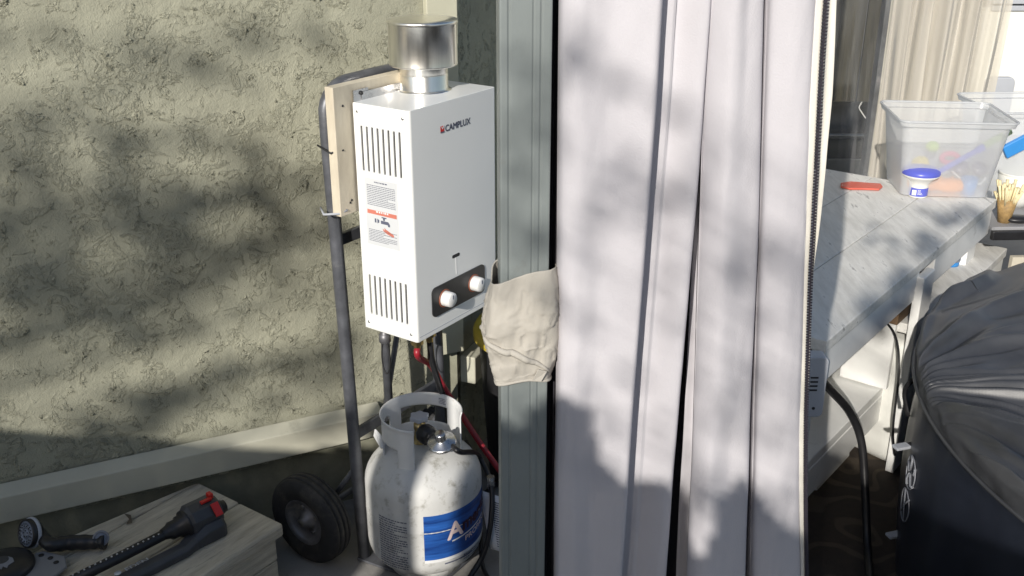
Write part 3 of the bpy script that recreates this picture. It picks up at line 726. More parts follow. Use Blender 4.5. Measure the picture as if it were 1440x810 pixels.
# curtain: pleated cross-section; each key = (X at z 1.634, X at z .808, Y offset)
YC = 1.25
keys = [(.0555, .0620, .010), (.062, .069, -.004), (.083, .087, -.010), (.118, .111, -.006), (.149, .135, -.011), (.1687, .154, -.015), (.175, .160, -.008),
        (.1715, .158, .008), (.178, .165, .015), (.201, .189, .008), (.2236, .2166, .0), (.2333, .2298, .003), (.2342, .2275, .020), (.234, .225, .034), (.2305, .272, .044), (.2300, .271, .024),
        (.2330, .2610, .006), (.258, .278, -.010), (.278, .316, -.007), (.2944, .343, -.003), (.2976, .348, .007), (.2986, .350, .029), (.301, .3535, .029), (.303, .356, .007), (.308, .3625, -.003), (.330, .389, -.008), (.3507, .4167, -.006), (.361, .429, -.001)]
def curt(t, z):
    n = len(keys)-1; f = t*n; i = min(int(f), n-1); f -= i
    def cr(k):
        p = [keys[max(0, min(n, i+d))][k] for d in (-1, 0, 1, 2)]
        return .5*(2*p[1]+(p[2]-p[0])*f+(2*p[0]-5*p[1]+4*p[2]-p[3])*f*f+(3*p[1]-p[0]-3*p[2]+p[3])*f**3)
    s_ = (1.634-z)/(1.634-.808)
    x = cr(0)+(cr(1)-cr(0))*s_
    if 0 < s_ < 1: x -= .034*s_*(1-s_)*max(0, (t-.70)/.30)**1.5
    open_ = max(.25, min(1.15, .45+.6*s_))
    y = YC+cr(2)*(1.3*open_ if cr(2) > .010 else 1.7)
    d = mnoise.noise(Vector((x*8.5, z*1.9, 1)))*.008 + mnoise.noise(Vector((x*30, z*6.5, 5)))*.0028 + mnoise.noise(Vector((x*85, z*22, 9)))*.0009
    # the fabric sags into long soft diagonal creases
    d += .0016*sin((x*1.0+z*.35)*70+3*mnoise.noise(Vector((x*10, z*3, 2))))*max(0, mnoise.noise(Vector((x*9, z*2.4, 12)))+.25)
    x += .003*mnoise.noise(Vector((t*9, z*3.0, 7)))
    return Vector((x, y+d, z))
ct = thing('gazebo_curtain', 'pale lavender grey gazebo curtain hanging in long folds', 'curtain', (.2, YC, 0))
TS = 12.6/27; TS2 = 13.6/27
MB().grid(lambda a, b: curt(a*TS, .02+b*2.30), 116, 210).build('cloth', M['curtain'], ct, solid=.0012)
MB().grid(lambda a, b: curt(TS2+(1-TS2)*a, .02+b*2.30), 122, 210).build('cloth', M['curtain'], ct, solid=.0012)
# zipper along the right edge
def zx(z, off):
    p = curt(1, z); s_ = (1.634-z)/(1.634-.808)
    return p + Vector((off*(1-.4*max(0, min(1, s_))), -.003-.0015*sin(z*9), 0))
MB().grid(lambda a, b: zx(.02+b*2.30, -.006+a*.010)+Vector((0, -.0012, 0)), 3, 170).build('zipper_tape', M['tape'], ct, solid=.0008)
MB().grid(lambda a, b: zx(.02+b*2.30, -.0052+.0006*a)+Vector((0, -.0024+.0004*sin(b*2300), 0)), 1, 400).build('stitching', M['white'], ct)
mb = MB(); pz = .0040; kz = int(2.30/pz)
for i in range(kz):
    z_ = .02+i*pz
    for sgn in (-1, 1):
        mb.box(zx(z_+(pz/2 if sgn > 0 else 0), .0070+sgn*.0015)+Vector((0, -.0022, 0)), (Vector((1, 0, 0)), Vector((0, 1, 0)), Z), (.0040, .0022, .0020))
M['zipteeth'] = mat('zip_teeth', (.035, .03, .04), .4, var=.3)
mb.build('zipper_teeth', M['zipteeth'], ct, kind='stuff')
def flap(a, b):
    z_ = .02+b*2.30; wv = .015+.006*sin(z_*5.8+.5)
    if z_ < 1.52: wv *= max(.12, 1-(1.52-z_)*3.4)
    return zx(z_, .010+a*wv)+Vector((0, .003+.007*sin(a*2.4)+.002*sin(z_*31), 0))
MB().grid(flap, 6, 150).build('zip_flap', M['tape'], ct, solid=.0008)
# tie-back: a beige cuff wrapped round the post, wide and loose on top, drawn in below
tie = thing('curtain_tie', 'beige fabric curtain tieback bunched round the metal post', 'curtain tie', PC+Z*1.2)
lev = [(1.128, .0375, .015, .0385), (1.138, .040, .015, .040), (1.158, .045, .015, .043), (1.18, .050, .015, .046), (1.205, .054, .014, .047), (1.228, .053, .016, .047), (1.26, .048, .017, .045), (1.285, .0435, .0155, .043)]
def tief(a, b):
    q = a*2*pi; f = b*(len(lev)-1); i = min(int(f), len(lev)-2); f -= i
    f = f*f*(3-2*f)*.5+f*.5
    z_, hw, cx, hd = [lev[i][k]+(lev[i+1][k]-lev[i][k])*f for k in range(4)]
    x = sin(q); y = -cos(q)
    pw = 6-3.2*sin(min(1, b*1.25)*pi/1.25); m_ = (abs(x)**pw+abs(y)**pw)**(-1/pw)
    wr = 1+sin(b*pi)**.5*.03*sin(5*q+7*b)+sin(b*pi)**.5*.10*mnoise.noise(Vector((x*2.2, y*2.2, b*4)))+sin(b*pi)**.5*(.05*mnoise.noise(Vector((x*6, y*6, b*9)))+.05*max(0, 1-14*abs(mnoise.noise(Vector((x*3+b*2, y*3-b*3, b*5+4)))))**1)
    return Vector((cx+x*m_*hw*wr, PC.y+y*m_*hd*wr, z_+.006*sin(2*q+1)+.010*x*b))
MB().grid(tief, 150, 70).build('wrap', M['tie'], tie, solid=.0018)
MB().tube([tief(k/60, .012)+Vector((0, 0, .001)) for k in range(60)], .0022, 6, closed=True).build('hem', M['tie'], tie)
MB().tube([tief(-.20+k/40*.34, .62-.45*k/40)+Vector((-.001, -.002, 0)) for k in range(41)], [.0012+.0035*sin(pi*k/40) for k in range(41)], 8).build('fold', M['tie'], tie)
MB().prism([tief(.05, .05)+Vector((0, -.004, .0)), tief(.09, .05)+Vector((0, -.004, 0)), tief(.11, .2)+Vector((0, -.004, 0)), tief(.07, .22)+Vector((0, -.004, 0))], Vector((0, -.002, 0))).build('fabric_tab', M['tie'], tie, bevel=.0006)
# ------------------------------------------------------------ bench
e1, e2 = dirs(38.4)           # e1 along the bench, e2 to the tub side
NB = onz(1163, 480, .72); NB.z = 0
def EP(l, w_, z): return NB + e1*l + e2*w_ + Z*z       # w_=0 front edge, negative towards the back
be = thing('workbench', 'grey topped white painted wooden bench beside the black tub', 'bench', EP(.7, -.25, 0))
bl = 1.46
for k, (wa_, wb_) in enumerate(((-.215, 0), (-.432, -.218), (-.65, -.435))):
    MB().box(EP(bl/2, (wa_+wb_)/2, .704), (e1, e2, Z), (bl, wb_-wa_, .032)).build('plank', M['benchtop'], be, bevel=.003)
ga = (onz(1299, 393, .66)-NB).dot(e1); gb = (onz(1322, 374, .66)-NB).dot(e1)
for l0, l1 in ((.006, ga), (gb, bl-.006)):
    MB().box(EP((l0+l1)/2, -.022, .64), (e1, e2, Z), (l1-l0, .03, .0945)).build('apron', M['benchpaint'], be, bevel=.003)
MB().box(EP(bl/2, -.63, .64), (e1, e2, Z), (bl-.012, .03, .0945)).build('apron', M['benchpaint'], be, bevel=.003)
MB().box(EP(.02, -.33, .64), (e1, e2, Z), (.03, .57, .0945)).build('apron', M['benchpaint'], be, bevel=.003)
MB().box(EP(.055, -.085, .335), (e1, e2, Z), (.035, .088, .668)).build('leg', M['benchpaint'], be, bevel=.003)
MB().box(EP(.055, -.57, .335), (e1, e2, Z), (.035, .088, .668)).build('leg', M['benchpaint'], be, bevel=.003)
MB().box(EP(.74, -.02+.021, .34), (e1, e2, Z), (.10, .026, .66)).build('leg', M['benchpaint'], be, bevel=.003)
MB().box(EP(.74, -.57, .335), (e1, e2, Z), (.035, .088, .668)).build('leg', M['benchpaint'], be, bevel=.003)
MB().box(EP(bl-.06, -.055, .335), (e1, e2, Z), (.1, .035, .668)).build('leg', M['benchpaint'], be, bevel=.003)
MB().box(EP(bl-.06, -.57, .335), (e1, e2, Z), (.1, .035, .668)).build('leg', M['benchpaint'], be, bevel=.003)
# step shelf at the far half
st_ = onz(1303, 463, .50); sl_ = (st_-EP(0, 0, .5)).dot(e1); sw_ = (st_-EP(0, 0, .5)).dot(e2)
stp = thing('step_shelf', 'grey plank step shelf fixed along the far half of bench', 'shelf', EP(sl_+.4, sw_-.1, 0))
far_ = onz(1411, 348, .50); sL = (far_-st_).dot(e1)
for k in range(2):
    MB().box(EP(sl_+sL/2, sw_-.085-k*.168, .484), (e1, e2, Z), (sL, .165, .032)).build('plank', M['benchtop'], stp, bevel=.003)
MB().box(EP(sl_+sL/2, sw_-.02, .43), (e1, e2, Z), (sL-.02, .026, .074)).build('apron', M['benchpaint'], stp, bevel=.003)
for l_ in (.05, sL-.05):
    MB().box(EP(sl_+l_, sw_-.045, .20), (e1, e2, Z), (.088, .022, .39)).build('leg', M['benchpaint'], stp, bevel=.003)
# low shelf in the near half
ls = onz(1135, 652, .27); ll = (ls-EP(0, 0, .27)).dot(e1); lw = (ls-EP(0, 0, .27)).dot(e2)
shl = thing('low_shelf', 'low white plank shelf under the near half of bench', 'shelf', EP(.4, -.2, 0))
for k in range(3):
    MB().box(EP(ll+.33, lw-.085-k*.172, .254), (e1, e2, Z), (.80, .168, .03)).build('plank', M['benchpaint'], shl, bevel=.003)
MB().box(EP(ll+.33, lw-.014, .189), (e1, e2, Z), (.80, .028, .098)).build('apron', M['benchpaint'], shl, bevel=.003)
MB().box(EP(ll+.42, lw-.08, .118), (e1, e2, Z), (.26, .03, .235)).build('leg', M['benchpaint'], shl, bevel=.003)
MB().box(EP(ll+.05, lw-.45, .118), (e1, e2, Z), (.1, .03, .235)).build('leg', M['benchpaint'], shl, bevel=.003)
pb = onz(1238, 541, .27)
tag(MB().box(pb + Vector((-.05, .01, .2)), (e1, e2, Z), (.024, .15, .39)).build('upright_board', M['benchpaint'], None, bevel=.003), 'white painted board standing upright on the low shelf', 'board')
# white pump housing with rounded shell
pp = onz(1272, 560, .27)
pm = thing('spa_pump', 'white rounded plastic spa pump housing behind the white board', 'pump', pp+Vector((.05, .12, -.27)))
pcx = pp+Vector((.06, .22, -.27))
pu, pv = dirs(52)
MB().prism(rrect(lambda x, y: pcx+pu*x+pv*y+Z*.002, -.16, .16, -.135, .135, .07, 8), Z*.43).build('shell', M['whiteplastic'], pm, bevel=.03, seg=4, auto=radians(35))
for k, (x0, x1, z0, z1) in enumerate(((-.10, -.012, .05, .36), (.012, .10, .05, .33))):
    MB().prism(rrect(lambda x, y: pcx+pu*x+pv*.134+Z*y, x0, x1, z0, z1, .035, 6), pv*.008).build('shell_panel', M['whiteplastic'], pm, bevel=.004)
MB().tube([pcx+pu*x+pv*.137+Z*(.385+.02*cos(x*14)) for x in [-.11+k*.011 for k in range(21)]], .004, 6).build('seam_ridge', M['greyplastic'], pm)
MB().lathe([(0, 0), (.028, .0), (.028, .03), (.022, .034), (0, .034)], pcx+pu*.06+pv*.142+Z*.10, pv, 18).build('port', M['greyplastic'], pm)
MB().lathe([(.05, .430), (.055, .438), (.05, .447), (0, .447)], pcx, Z, 24).build('cap', M['whiteplastic'], pm)

# grey outlet box by the bench leg
ob = onY(1147, 548, 2.17)
ot = thing('outlet_box', 'grey plastic slotted power box at the near bench leg', 'outlet box', ob-Z*.1)
MB().prism(rrect(lambda x, y: ob+Vector((x, .0, y)), -.06, .024, -.075, .085, .014), Vector((0, .04, 0))).build('case', M['greyplastic'], ot, bevel=.003)
for k in range(4):
    MB().box(ob+Vector((-.006, -.0005, .032-k*.011)), (Vector((1, 0, 0)), Vector((0, 1, 0)), Z), (.018, .002, .004)).build('slot', M['dark'], ot)
MB().lathe([(0, .001), (.004, .001), (.004, 0)], ob+Vector((.0, 0, -.05)), (0, -1, 0), 10).build('screw', M['dark'], ot)
# black hose / cable
hose('black_cable', [ob+Vector((.0, .08, .03)), onz(1165, 545, .50), onz(1195, 580, .38), onz(1212, 625, .28), onz(1217, 700, .14), onz(1220, 770, .03), onz(1225, 830, .012)], .0115, M['black'], 'black cable drooping from the bench to the rug', 12)
hose('thin_cable', [onz(1232, 440, .5), onz(1258, 470, .48), onz(1264, 520, .40), onz(1256, 600, .22), onz(1258, 640, .1)], .0035, M['black'], 'thin black cable hanging in front of the white pump')

# ------------------------------------------------------------ rug
def rug_mat():
    m = mat('rug_weave', (.035, .026, .02), .95, var=.3, scale=40, bump=.6, bscale=500)
    t = m.node_tree; N = t.nodes; K = t.links; b = N['Principled BSDF']
    tc = N.new('ShaderNodeTexCoord'); w_ = N.new('ShaderNodeTexWave'); w_.wave_type = 'RINGS'; w_.inputs['Scale'].default_value = 1.6
    w_.inputs['Distortion'].default_value = 22; w_.inputs['Detail'].default_value = 2; w_.inputs['Detail Scale'].default_value = 1.6
    K.new(tc.outputs['Object'], w_.inputs['Vector'])
    mr = N.new('ShaderNodeMapRange'); mr.inputs['From Min'].default_value = .80; mr.inputs['From Max'].default_value = .92; K.new(w_.outputs['Fac'], mr.inputs[0])
    mx = N.new('ShaderNodeMix'); mx.data_type = 'RGBA'; K.new(mr.outputs[0], mx.inputs[0])
    K.new(b.inputs['Base Color'].links[0].from_socket, mx.inputs[6]); mx.inputs[7].default_value = (.075, .058, .042, 1)
    K.new(mx.outputs[2], b.inputs['Base Color']); return m
M['rug'] = rug_mat()
tag(MB().box((1.75, 2.6, .004), ((1, 0, 0), (0, 1, 0), Z), (2.7, 3.4, .006)).build('outdoor_rug', M['rug'], None), 'dark brown patterned rug on the ground under the tub', 'rug')

# ------------------------------------------------------------ inflatable tub
TBC = Vector((2.06, 1.97, 0)); TBR = 1.1
tb = thing('inflatable_hot_tub', 'black inflatable round hot tub with wrinkled cover', 'hot tub', TBC)
def tubf(a, b):
    az_ = 2*pi*a; z_ = .012+b*.612
    bulge = .022*sin(pi*b)**.6
    rib = .004*cos(az_*28)
    d = Vector((sin(az_), cos(az_), 0))
    wr = .004*mnoise.noise(Vector((d.x*6, d.y*6, z_*2))) + (.010*mnoise.noise(Vector((d.x*30, d.y*30, z_*6)))*max(0, (b-.7)/.3))
    return TBC + d*(TBR-.03+bulge+wr+rib*sin(pi*b)) + Z*z_
MB().grid(tubf, 240, 30).build('wall', M['tub'], tb)
def covf(a, b):
    az_ = 2*pi*(a-.125*sin(2*pi*(a-.765))); d = Vector((sin(az_), cos(az_), 0))
    # b: 0 skirt bottom .. .18 rim .. 1 centre
    if b < .12:
        k = b/.12; r_ = TBR+.004; z_ = .603+k*.032
    elif b < .3:
        k = (b-.12)/.18; r_ = TBR+.004-.06*(1-cos(k*pi/2)); z_ = .635+.025*sin(k*pi/2)
    else:
        k = (b-.3)/.7; r_ = (TBR-.056)*(1-k)+.001; z_ = .66+.012*k
    p = TBC + d*r_
    kx, ky = p.x-.86, p.y-2.16
    th = atan2(ky, kx); rk = sqrt(kx*kx+ky*ky)
    amt = min(1, max(0, (b-.03)/.16))
    th += .10*mnoise.noise(Vector((p.x*2.3, p.y*2.3, 3)))
    f1 = mnoise.noise(Vector((th*4.2, rk*1.3, 1))); f2 = mnoise.noise(Vector((th*8+p.x*2, rk*2.6, 6)))
    fade = min(1, rk/.35)/(1+.5*rk)
    h = .034*max(0, 1-f1*f1*9)**2*fade + .016*max(0, 1-f2*f2*9)**2*fade
    h += .022*mnoise.noise(Vector((p.x*2.2, p.y*2.2, 11))) + .010*mnoise.noise(Vector((p.x*7, p.y*7, 2)))
    h *= amt
    return p + d*(.006*mnoise.noise(Vector((az_*16, b*9, 2)))) + Z*(z_+h)
MB().grid(covf, 760, 230).build('cover', M['cover'], tb)
def seamf(a, dz, dr): d = Vector((sin(a), cos(a), 0)); return TBC+d*(TBR+.007+dr)+Z*(.605+dz)
MB().tube([seamf(2*pi*k/160, 0, 0) for k in range(160)], .005, 6, closed=True).build('cover_hem', M['cover'], tb)
# two round printed emblems and buckles on the flank
def tubsurf(az_, z_): a = radians(az_) % (2*pi); b = (z_-.012)/.612; return tubf(a/(2*pi), b)
for zc, kind in ((.39, 0), (.295, 1)):
    azc = 281.5
    def ep(x, y, d=.003):
        p = tubsurf(azc + math.degrees(x/TBR), zc+y); dd = (p-TBC); dd.z = 0; return p+dd.normalized()*d
    em = MB().tube([ep(.042*cos(t), .042*sin(t)) for t in [2*pi*k/36 for k in range(36)]], .0016, 6, closed=True).build('emblem_ring', M['logo'], tb)
    if kind == 0:
        mb = MB()
        for k in range(5):
            a = 2*pi*k/5; mb.tube([ep(.006*cos(a), .006*sin(a)), ep(.035*cos(a+.3), .035*sin(a+.3)), ep(.042*cos(a-.1), .042*sin(a-.1))], .0035, 6)
        mb.build('emblem_mark', M['logo'], tb)
    else:
        MB().tube([ep(-.032, .034), ep(0, 0), ep(.028, -.038)], .0022, 6).tube([ep(-.012, -.04), ep(.0, .0), ep(.012, .04)], .0022, 6).build('emblem_mark', M['logo'], tb)
for (bx, by, z_) in ((1250, 628, .42), (1241, 752, .13)):
    p = onz(bx, by, z_)+Vector((.012, 0, 0))
    bb = MB().box(p+Vector((.02, 0, 0)), (Vector((.95, .3, 0)), Vector((-.3, .95, 0)), Z), (.042, .024, .008)).build('buckle', M['greyplastic'], tb, bevel=.002)
    MB().box(p+Vector((.075, .01, .005)), (Vector((.95, .3, 0)), Vector((-.3, .95, 0)), Z), (.07, .022, .003)).build('strap', M['black'], tb)
MB().tube(smooth_path([tubsurf(293, .56)+Vector((-.004, 0, 0)), tubsurf(294, .50)+Vector((-.03, 0, 0)), tubsurf(293, .43)+Vector((-.006, 0, 0))], 6), .006, 6, flat=.4).build('strap_loop', M['black'], tb)

# ------------------------------------------------------------ things on the bench
ZB = .72
# clear bin: corners read off the bench top
def clear_bin(name, label, base, ax, ay, w_, d_, h_, flare=.03):
    t = thing(name, label, 'storage bin', base)
    def ring(k, z_, r=.03, g=0):
        hw, hd = w_/2+k+g, d_/2+k+g
        return rrect(lambda x, y: base+ax*x+ay*y+Z*z_, -hw, hw, -hd, hd, r, 5)
    n = 24; mb = MB(); R_ = [ring(-.0, .004), ring(flare*.3, h_*.3), ring(flare, h_-.02), ring(flare+.012, h_-.018), ring(flare+.016, h_)]
    vs = sum(R_, []); n = len(R_[0])
    mb.add(vs, [(i*n+k, i*n+(k+1) % n, (i+1)*n+(k+1) % n, (i+1)*n+k) for i in range(len(R_)-1) for k in range(n)], True)
    mb.add(R_[0], [tuple(range(n))])
    mb.build('shell', M['bin'], t, auto=radians(40))
    rim = ring(flare+.016, h_)
    MB().tube(rim, .004, 6, closed=True).build('rim', M['bin'], t)
    return t
bc = onz(1322, 270, ZB)
binbase = Vector((bc.x, bc.y+.05, ZB+.0015))
bx_ = Vector((.995, -.1, 0)).normalized(); by_ = Vector((.1, .995, 0))
clear_bin('storage_bin', 'clear plastic storage bin holding colourful toys on the bench', binbase, bx_, by_, .29, .24, .27)
toys = [('toy_fish', 'orange', (-.05, -.06, .035), .05, 'orange toy at the bottom of the clear bin'), ('toy_fish', 'orange', (.03, -.07, .03), .042, 'second orange toy lying right of the white dispenser'),
        ('toy_ball', 'yellowtoy', (-.06, .0, .085), .03, 'yellow toy resting above the orange one in bin'), ('toy_ball', 'limetoy', (-.02, .03, .14), .022, 'lime green toy highest on the pile in clear bin'),
        ('toy_ring', 'pink', (.045, .03, .10), .028, 'pink toy inside the right half of the clear bin'), ('toy_cup', 'bluecup', (.09, -.07, .03), .03, 'blue toy low in the right corner of bin')]
for nm, mk_, (dx, dy, dz), r_, lab_ in toys:
    c_ = binbase+bx_*dx+by_*dy+Z*dz
    mb = MB()
    if nm == 'toy_ring': mb.tube([c_+bx_*(r_*cos(a))+Z*(r_*.6*sin(a)) for a in [2*pi*k/24 for k in range(24)]], r_*.35, 8, closed=True)
    elif nm == 'toy_cup': mb.lathe([(0, -r_), (r_*.8, -r_), (r_, r_), (r_*.9, r_), (r_*.7, -r_*.8)], c_, Z, 20)
    elif nm == 'toy_ball': mb.grid(lambda a, b: c_+Vector((cos(a*2*pi)*sin(b*pi), sin(a*2*pi)*sin(b*pi), cos(b*pi)*.85))*r_*(1+.08*sin(a*2*pi*5)), 30, 16)
    else:
        mb.grid(lambda a, b: c_+bx_*(cos(b*pi)*r_*1.3)+(by_*cos(a*2*pi)*.5+Z*sin(a*2*pi)*.62)*r_*sin(b*pi)**.7, 20, 18)
        tail = c_+bx_*r_*1.2
        mb.prism([tail, tail+bx_*r_*.6+Z*r_*.5, tail+bx_*r_*.45, tail+bx_*r_*.6-Z*r_*.5], by_*.008)
    tag(mb.build(nm, M[mk_]), lab_, 'toy')
gg = binbase+bx_*.10+by_*(-.03)+Z*.07
M['goggle'] = mat('grey_goggle', (.16, .16, .22), .3)
gt = thing('swim_goggles', 'grey swim goggles with pale strap lying in the bin', 'goggles', gg)
for k in (-1, 1):
    MB().lathe([(.0, -.004), (.024, -.004), (.028, .004), (.024, .012), (.0, .012)], gg+bx_*.03*k+Z*.01, (by_*-.8+Z*.6), 18).build('lens', M['goggle'], gt)
MB().tube(smooth_path([gg+bx_*-.06, gg+bx_*-.02-Z*.03-by_*.03, gg+bx_*.03-Z*.035-by_*.03, gg+bx_*.06-Z*.01], 6), .004, 6).build('strap', M['white'], gt)
# chlorine dispenser
dc = onz(1290, 276, ZB); dc.z = ZB+.001
dp_ = thing('chlorine_dispenser', 'white floating chlorine dispenser with blue top on the bench', 'dispenser', dc)
MB().lathe([(0, 0), (.030, 0), (.031, .004), (.031, .042), (.034, .052), (.05, .068), (.062, .076), (.063, .08), (.06, .084), (0, .084)], dc, Z, 40).build('float', M['whiteplastic'], dp_)
MB().lathe([(.063, .0805), (.064, .086), (.061, .094), (.05, .102), (.025, .106), (0, .107)], dc, Z, 40).build('top_cap', M['bluecap'], dp_)
MB().lathe([(.0315, .006), (.0318, .007), (.0318, .034), (.0315, .035)], dc, Z, 40).build('blue_band', M['bluecap'], dp_)
pdir = Vector((-dc.x, -dc.y, 0)).normalized(); pxx = Vector((-pdir.y, pdir.x, 0))
MB().box(dc+pdir*.0322+pxx*(-.012)+Z*.02, (pxx, pdir, Z), (.014, .0012, .018)).build('label_patch', M['white'], dp_)
fine_print(lambda x, y: dc+pdir*.0326+pxx*(x)+Z*(.012+y), -.001, .016, 0, .018, 4, .002, 31).build('label_print', M['white'], dp_)
# brush with blue and green handle
h0 = dc + Z*.092 + Vector((.05, -.02, .0)); h1 = onY(1384, 206, h0.y+.02); h2 = onY(1416, 186, h0.y+.06)
bs = thing('pool_brush', 'blue and pale green handled scoop leaning beside the clear bin', 'scoop', dc)
hd_ = (h1-h0).normalized()
MB().box((h0+h1)/2, (hd_, hd_.cross(Vector((0, -1, 0))), Vector((0, -1, 0))), ((h1-h0).length, .018, .012)).build('blue_handle', M['bluecap'], bs, bevel=.004)
MB().box((h1+h2)/2-hd_*.002, (hd_, hd_.cross(Vector((0, -1, 0))), Vector((0, -1, 0))), ((h2-h1).length+.02, .022, .014)).build('green_handle', M['green'], bs, bevel=.004)
MB().box((h1*.92+h0*.08), (hd_, hd_.cross(Vector((0, -1, 0))), Vector((0, -1, 0))), (.03, .023, .016)).build('ferrule', M['bluecap'], bs, bevel=.003)
# red spatula
sp = onz(1212, 262, ZB)
t_ = thing('red_paddle', 'flat red plastic paddle lying at the back of bench', 'paddle', sp)
M['salm'] = M['salmon']
MB().prism([onz(*p, ZB+.003) for p in ((1182, 259), (1196, 257), (1222, 259), (1238, 260), (1241, 264), (1236, 268), (1214, 267), (1194, 267), (1182, 264))], Z*.006).build('blade', M['salmon'], t_, bevel=.002)
# items under the bench
ubx = EP((ga+gb)/2-.06, -.06, .50)
tag(MB().box(ubx+e1*.06-e2*.03+Z*.091, (e1, e2, Z), (.16, .09, .18)).build('cardboard_box', M['brown'], None, bevel=.002), 'small brown cardboard box under the bench top on the step shelf', 'box')
cu = onz(1335, 372, .50)
tb_ = thing('blue_bottle', 'bright blue plastic cup standing on the grey step shelf', 'cup', cu)
MB().lathe([(0, 0.001), (.03, .001), (.031, .006), (.034, .09), (.0335, .092), (.03, .09), (.027, .01)], cu, Z, 28).build('cup_wall', M['bluecup'], tb_)
MB().lathe([(.0325, .018), (.0335, .02), (.0342, .05), (.0335, .052)], cu, Z, 28).build('pale_band', M['nozface'], tb_)

# ------------------------------------------------------------ far side counter and its things
fc = onz(1395, 322, .62)
ft = thing('side_table', 'grey topped table with black edge behind the bench end', 'table', fc)
f1, f2 = Vector((1, .05, 0)).normalized(), Vector((-.05, 1, 0)).normalized()
MB().box(fc+f1*.5+f2*.25+Z*.0, (f1, f2, Z), (1.0, .5, .012)).build('top', M['tablegrey'], ft, bevel=.002)
MB().box(fc+f1*.5-f2*.004-Z*.022, (f1, f2, Z), (1.0, .02, .032)).build('black_edge', M['black'], ft, bevel=.003)
for q in (.03, .97):
    MB().box(fc+f1*q+f2*.25-Z*.325, (f1, f2, Z), (.03, .03, .585)).build('leg', M['black'], ft)
tag(MB().box(fc+f1*.55+f2*.02-Z*.36, (f1, f2, Z), (.9, .02, .5)).build('beige_panel', M['beigewall'], None), 'beige panel standing under the black edged table', 'panel')
bk_ = onz(1411, 312, .626)
bt = thing('wicker_cup', 'small brown wicker cup full of cream bristles on side table', 'cup', bk_)
MB().lathe([(0, .0), (.02, .0), (.034, .085), (.031, .085), (.018, .004)], bk_, Z, 20).build('cup', M['wicker'], bt)
mb = MB()
for k in range(60):
    a = random.uniform(0, 2*pi); r_ = .026*sqrt(random.random()); t0 = bk_+Vector((r_*cos(a), r_*sin(a), .06)); 
    mb.tube([t0, t0+Vector((r_*cos(a)*.9, r_*sin(a)*.9, random.uniform(.04, .085)))], [.0035, .0055], 5)
mb.build('bristles', M['cream'], bt, kind='stuff')
wp_ = onz(1446, 300, .626)
pt = thing('white_pot', 'white rounded pot at the right edge on side table', 'pot', wp_)
MB().lathe([(0, 0), (.04, 0), (.06, .03), (.07, .08), (.072, .12), (.067, .12), (.062, .06), (0, .02)], wp_+f2*.1, Z, 28).build('bowl', M['whiteplastic'], pt)
MB().lathe([(.071, .118), (.075, .121), (.071, .126)], wp_+f2*.1, Z, 28).build('rim', M['whiteplastic'], pt)
bp2 = onz(1432, 313, .626)
tag(MB().grid(lambda a, b: bp2+Vector((cos(a*2*pi)*sin(b*pi)*.05, sin(a*2*pi)*sin(b*pi)*.03, .014+cos(b*pi)*.013)), 24, 12).build('black_dish', M['black']), 'small black dish lying in front of the white pot', 'dish')
b2c = fc+f1*.30+f2*.42+Z*.006
clear_bin('storage_bin', 'clear storage bin with blue latch cut by the right edge', b2c, f1, f2, .34, .26, .34)
for k, p in enumerate(((1428, 212), (1441, 196))):
    q = onY(*p, (b2c.y-.17))
tl = MB().box(onY(1430, 205, b2c.y-.165), (Vector((.85, 0, .5)), Vector((0, 1, 0)), Vector((-.5, 0, .85))), (.10, .02, .05)).build('bin_latch', M['bluecup'], None, bevel=.004)
tag(tl, 'bright blue plastic latch on the rightmost clear bin', 'latch')

# ------------------------------------------------------------ far background
# clear sheet hung behind the bench: smooth at left, gathered and milky at right
VY = 4.35
def vx(px, py=120): return onY(px, py, VY).x
va, vb, vc = vx(1120), vx(1240), vx(1402)
vy_ = thing('vinyl_sheet', 'clear vinyl sheet with vertical creases hanging behind the bench', 'vinyl sheet', ((va+vb)/2, VY, 0))
def vf(a, b):
    x = va+(vb-va)*a; z_ = .05+b*2.4
    return Vector((x, VY+.012*sin(x*38+z_*.8)+.02*mnoise.noise(Vector((x*7, z_*.8, 3))), z_))
MB().grid(vf, 60, 40).build('sheet', M['vinyl'], vy_)
def gf(a, b):
    x0 = vb+(vc-vb)*a; z_ = .05+b*2.4
    lean_ = (z_-1.0)*.05*(a-.2)
    return Vector((x0+lean_+.012*mnoise.noise(Vector((a*14, z_*1.2, 2))), VY+.03*sin(a*2*pi*5.3+1.2*sin(z_*1.5)+2*mnoise.noise(Vector((a*6, z_*.6, 8))))+.006*sin(a*2*pi*17+z_)+.010*mnoise.noise(Vector((a*30, z_*2, 4))), z_))
gv = MB().grid(gf, 260, 60).build('gathered_sheet', M['milky'], None)
tag(gv, 'milky gathered plastic curtain in vertical folds behind the clear bin', 'curtain')
# dark frame post and dark grill behind the clear sheet
pxp = onY(1236, 130, VY+.12)
tag(MB().box((pxp.x, VY+.12, 1.3), ((1, 0, 0), (0, 1, 0), Z), (.062, .06, 2.6)).build('dark_post', M['truck'], None, bevel=.004), 'dark upright post left of the gathered plastic curtain', 'post')
gy = VY+.55
gr = thing('dark_grill', 'dark barbecue grill seen through the clear vinyl sheet', 'grill', (onY(1190, 200, gy).x, gy, 0))
g0 = onY(1150, 170, gy); g1 = onY(1228, 290, gy); gx0, gx1 = g0.x-.12, g1.x+.06
M['grill'] = mat('grill_enamel', (.03, .03, .03), .3, .3, var=.2)
M['grillsteel'] = mat('grill_steel', (.20, .21, .22), .35, .8, var=.2, scale=8)
gzt = onY(1190, 160, gy).z
MB().grid(lambda a, b: Vector((gx0+(gx1-gx0)*a, gy+.25-.25*cos(b*pi), gzt-.22+.22*sin(b*pi))), 4, 20).build('lid', M['grill'], gr)
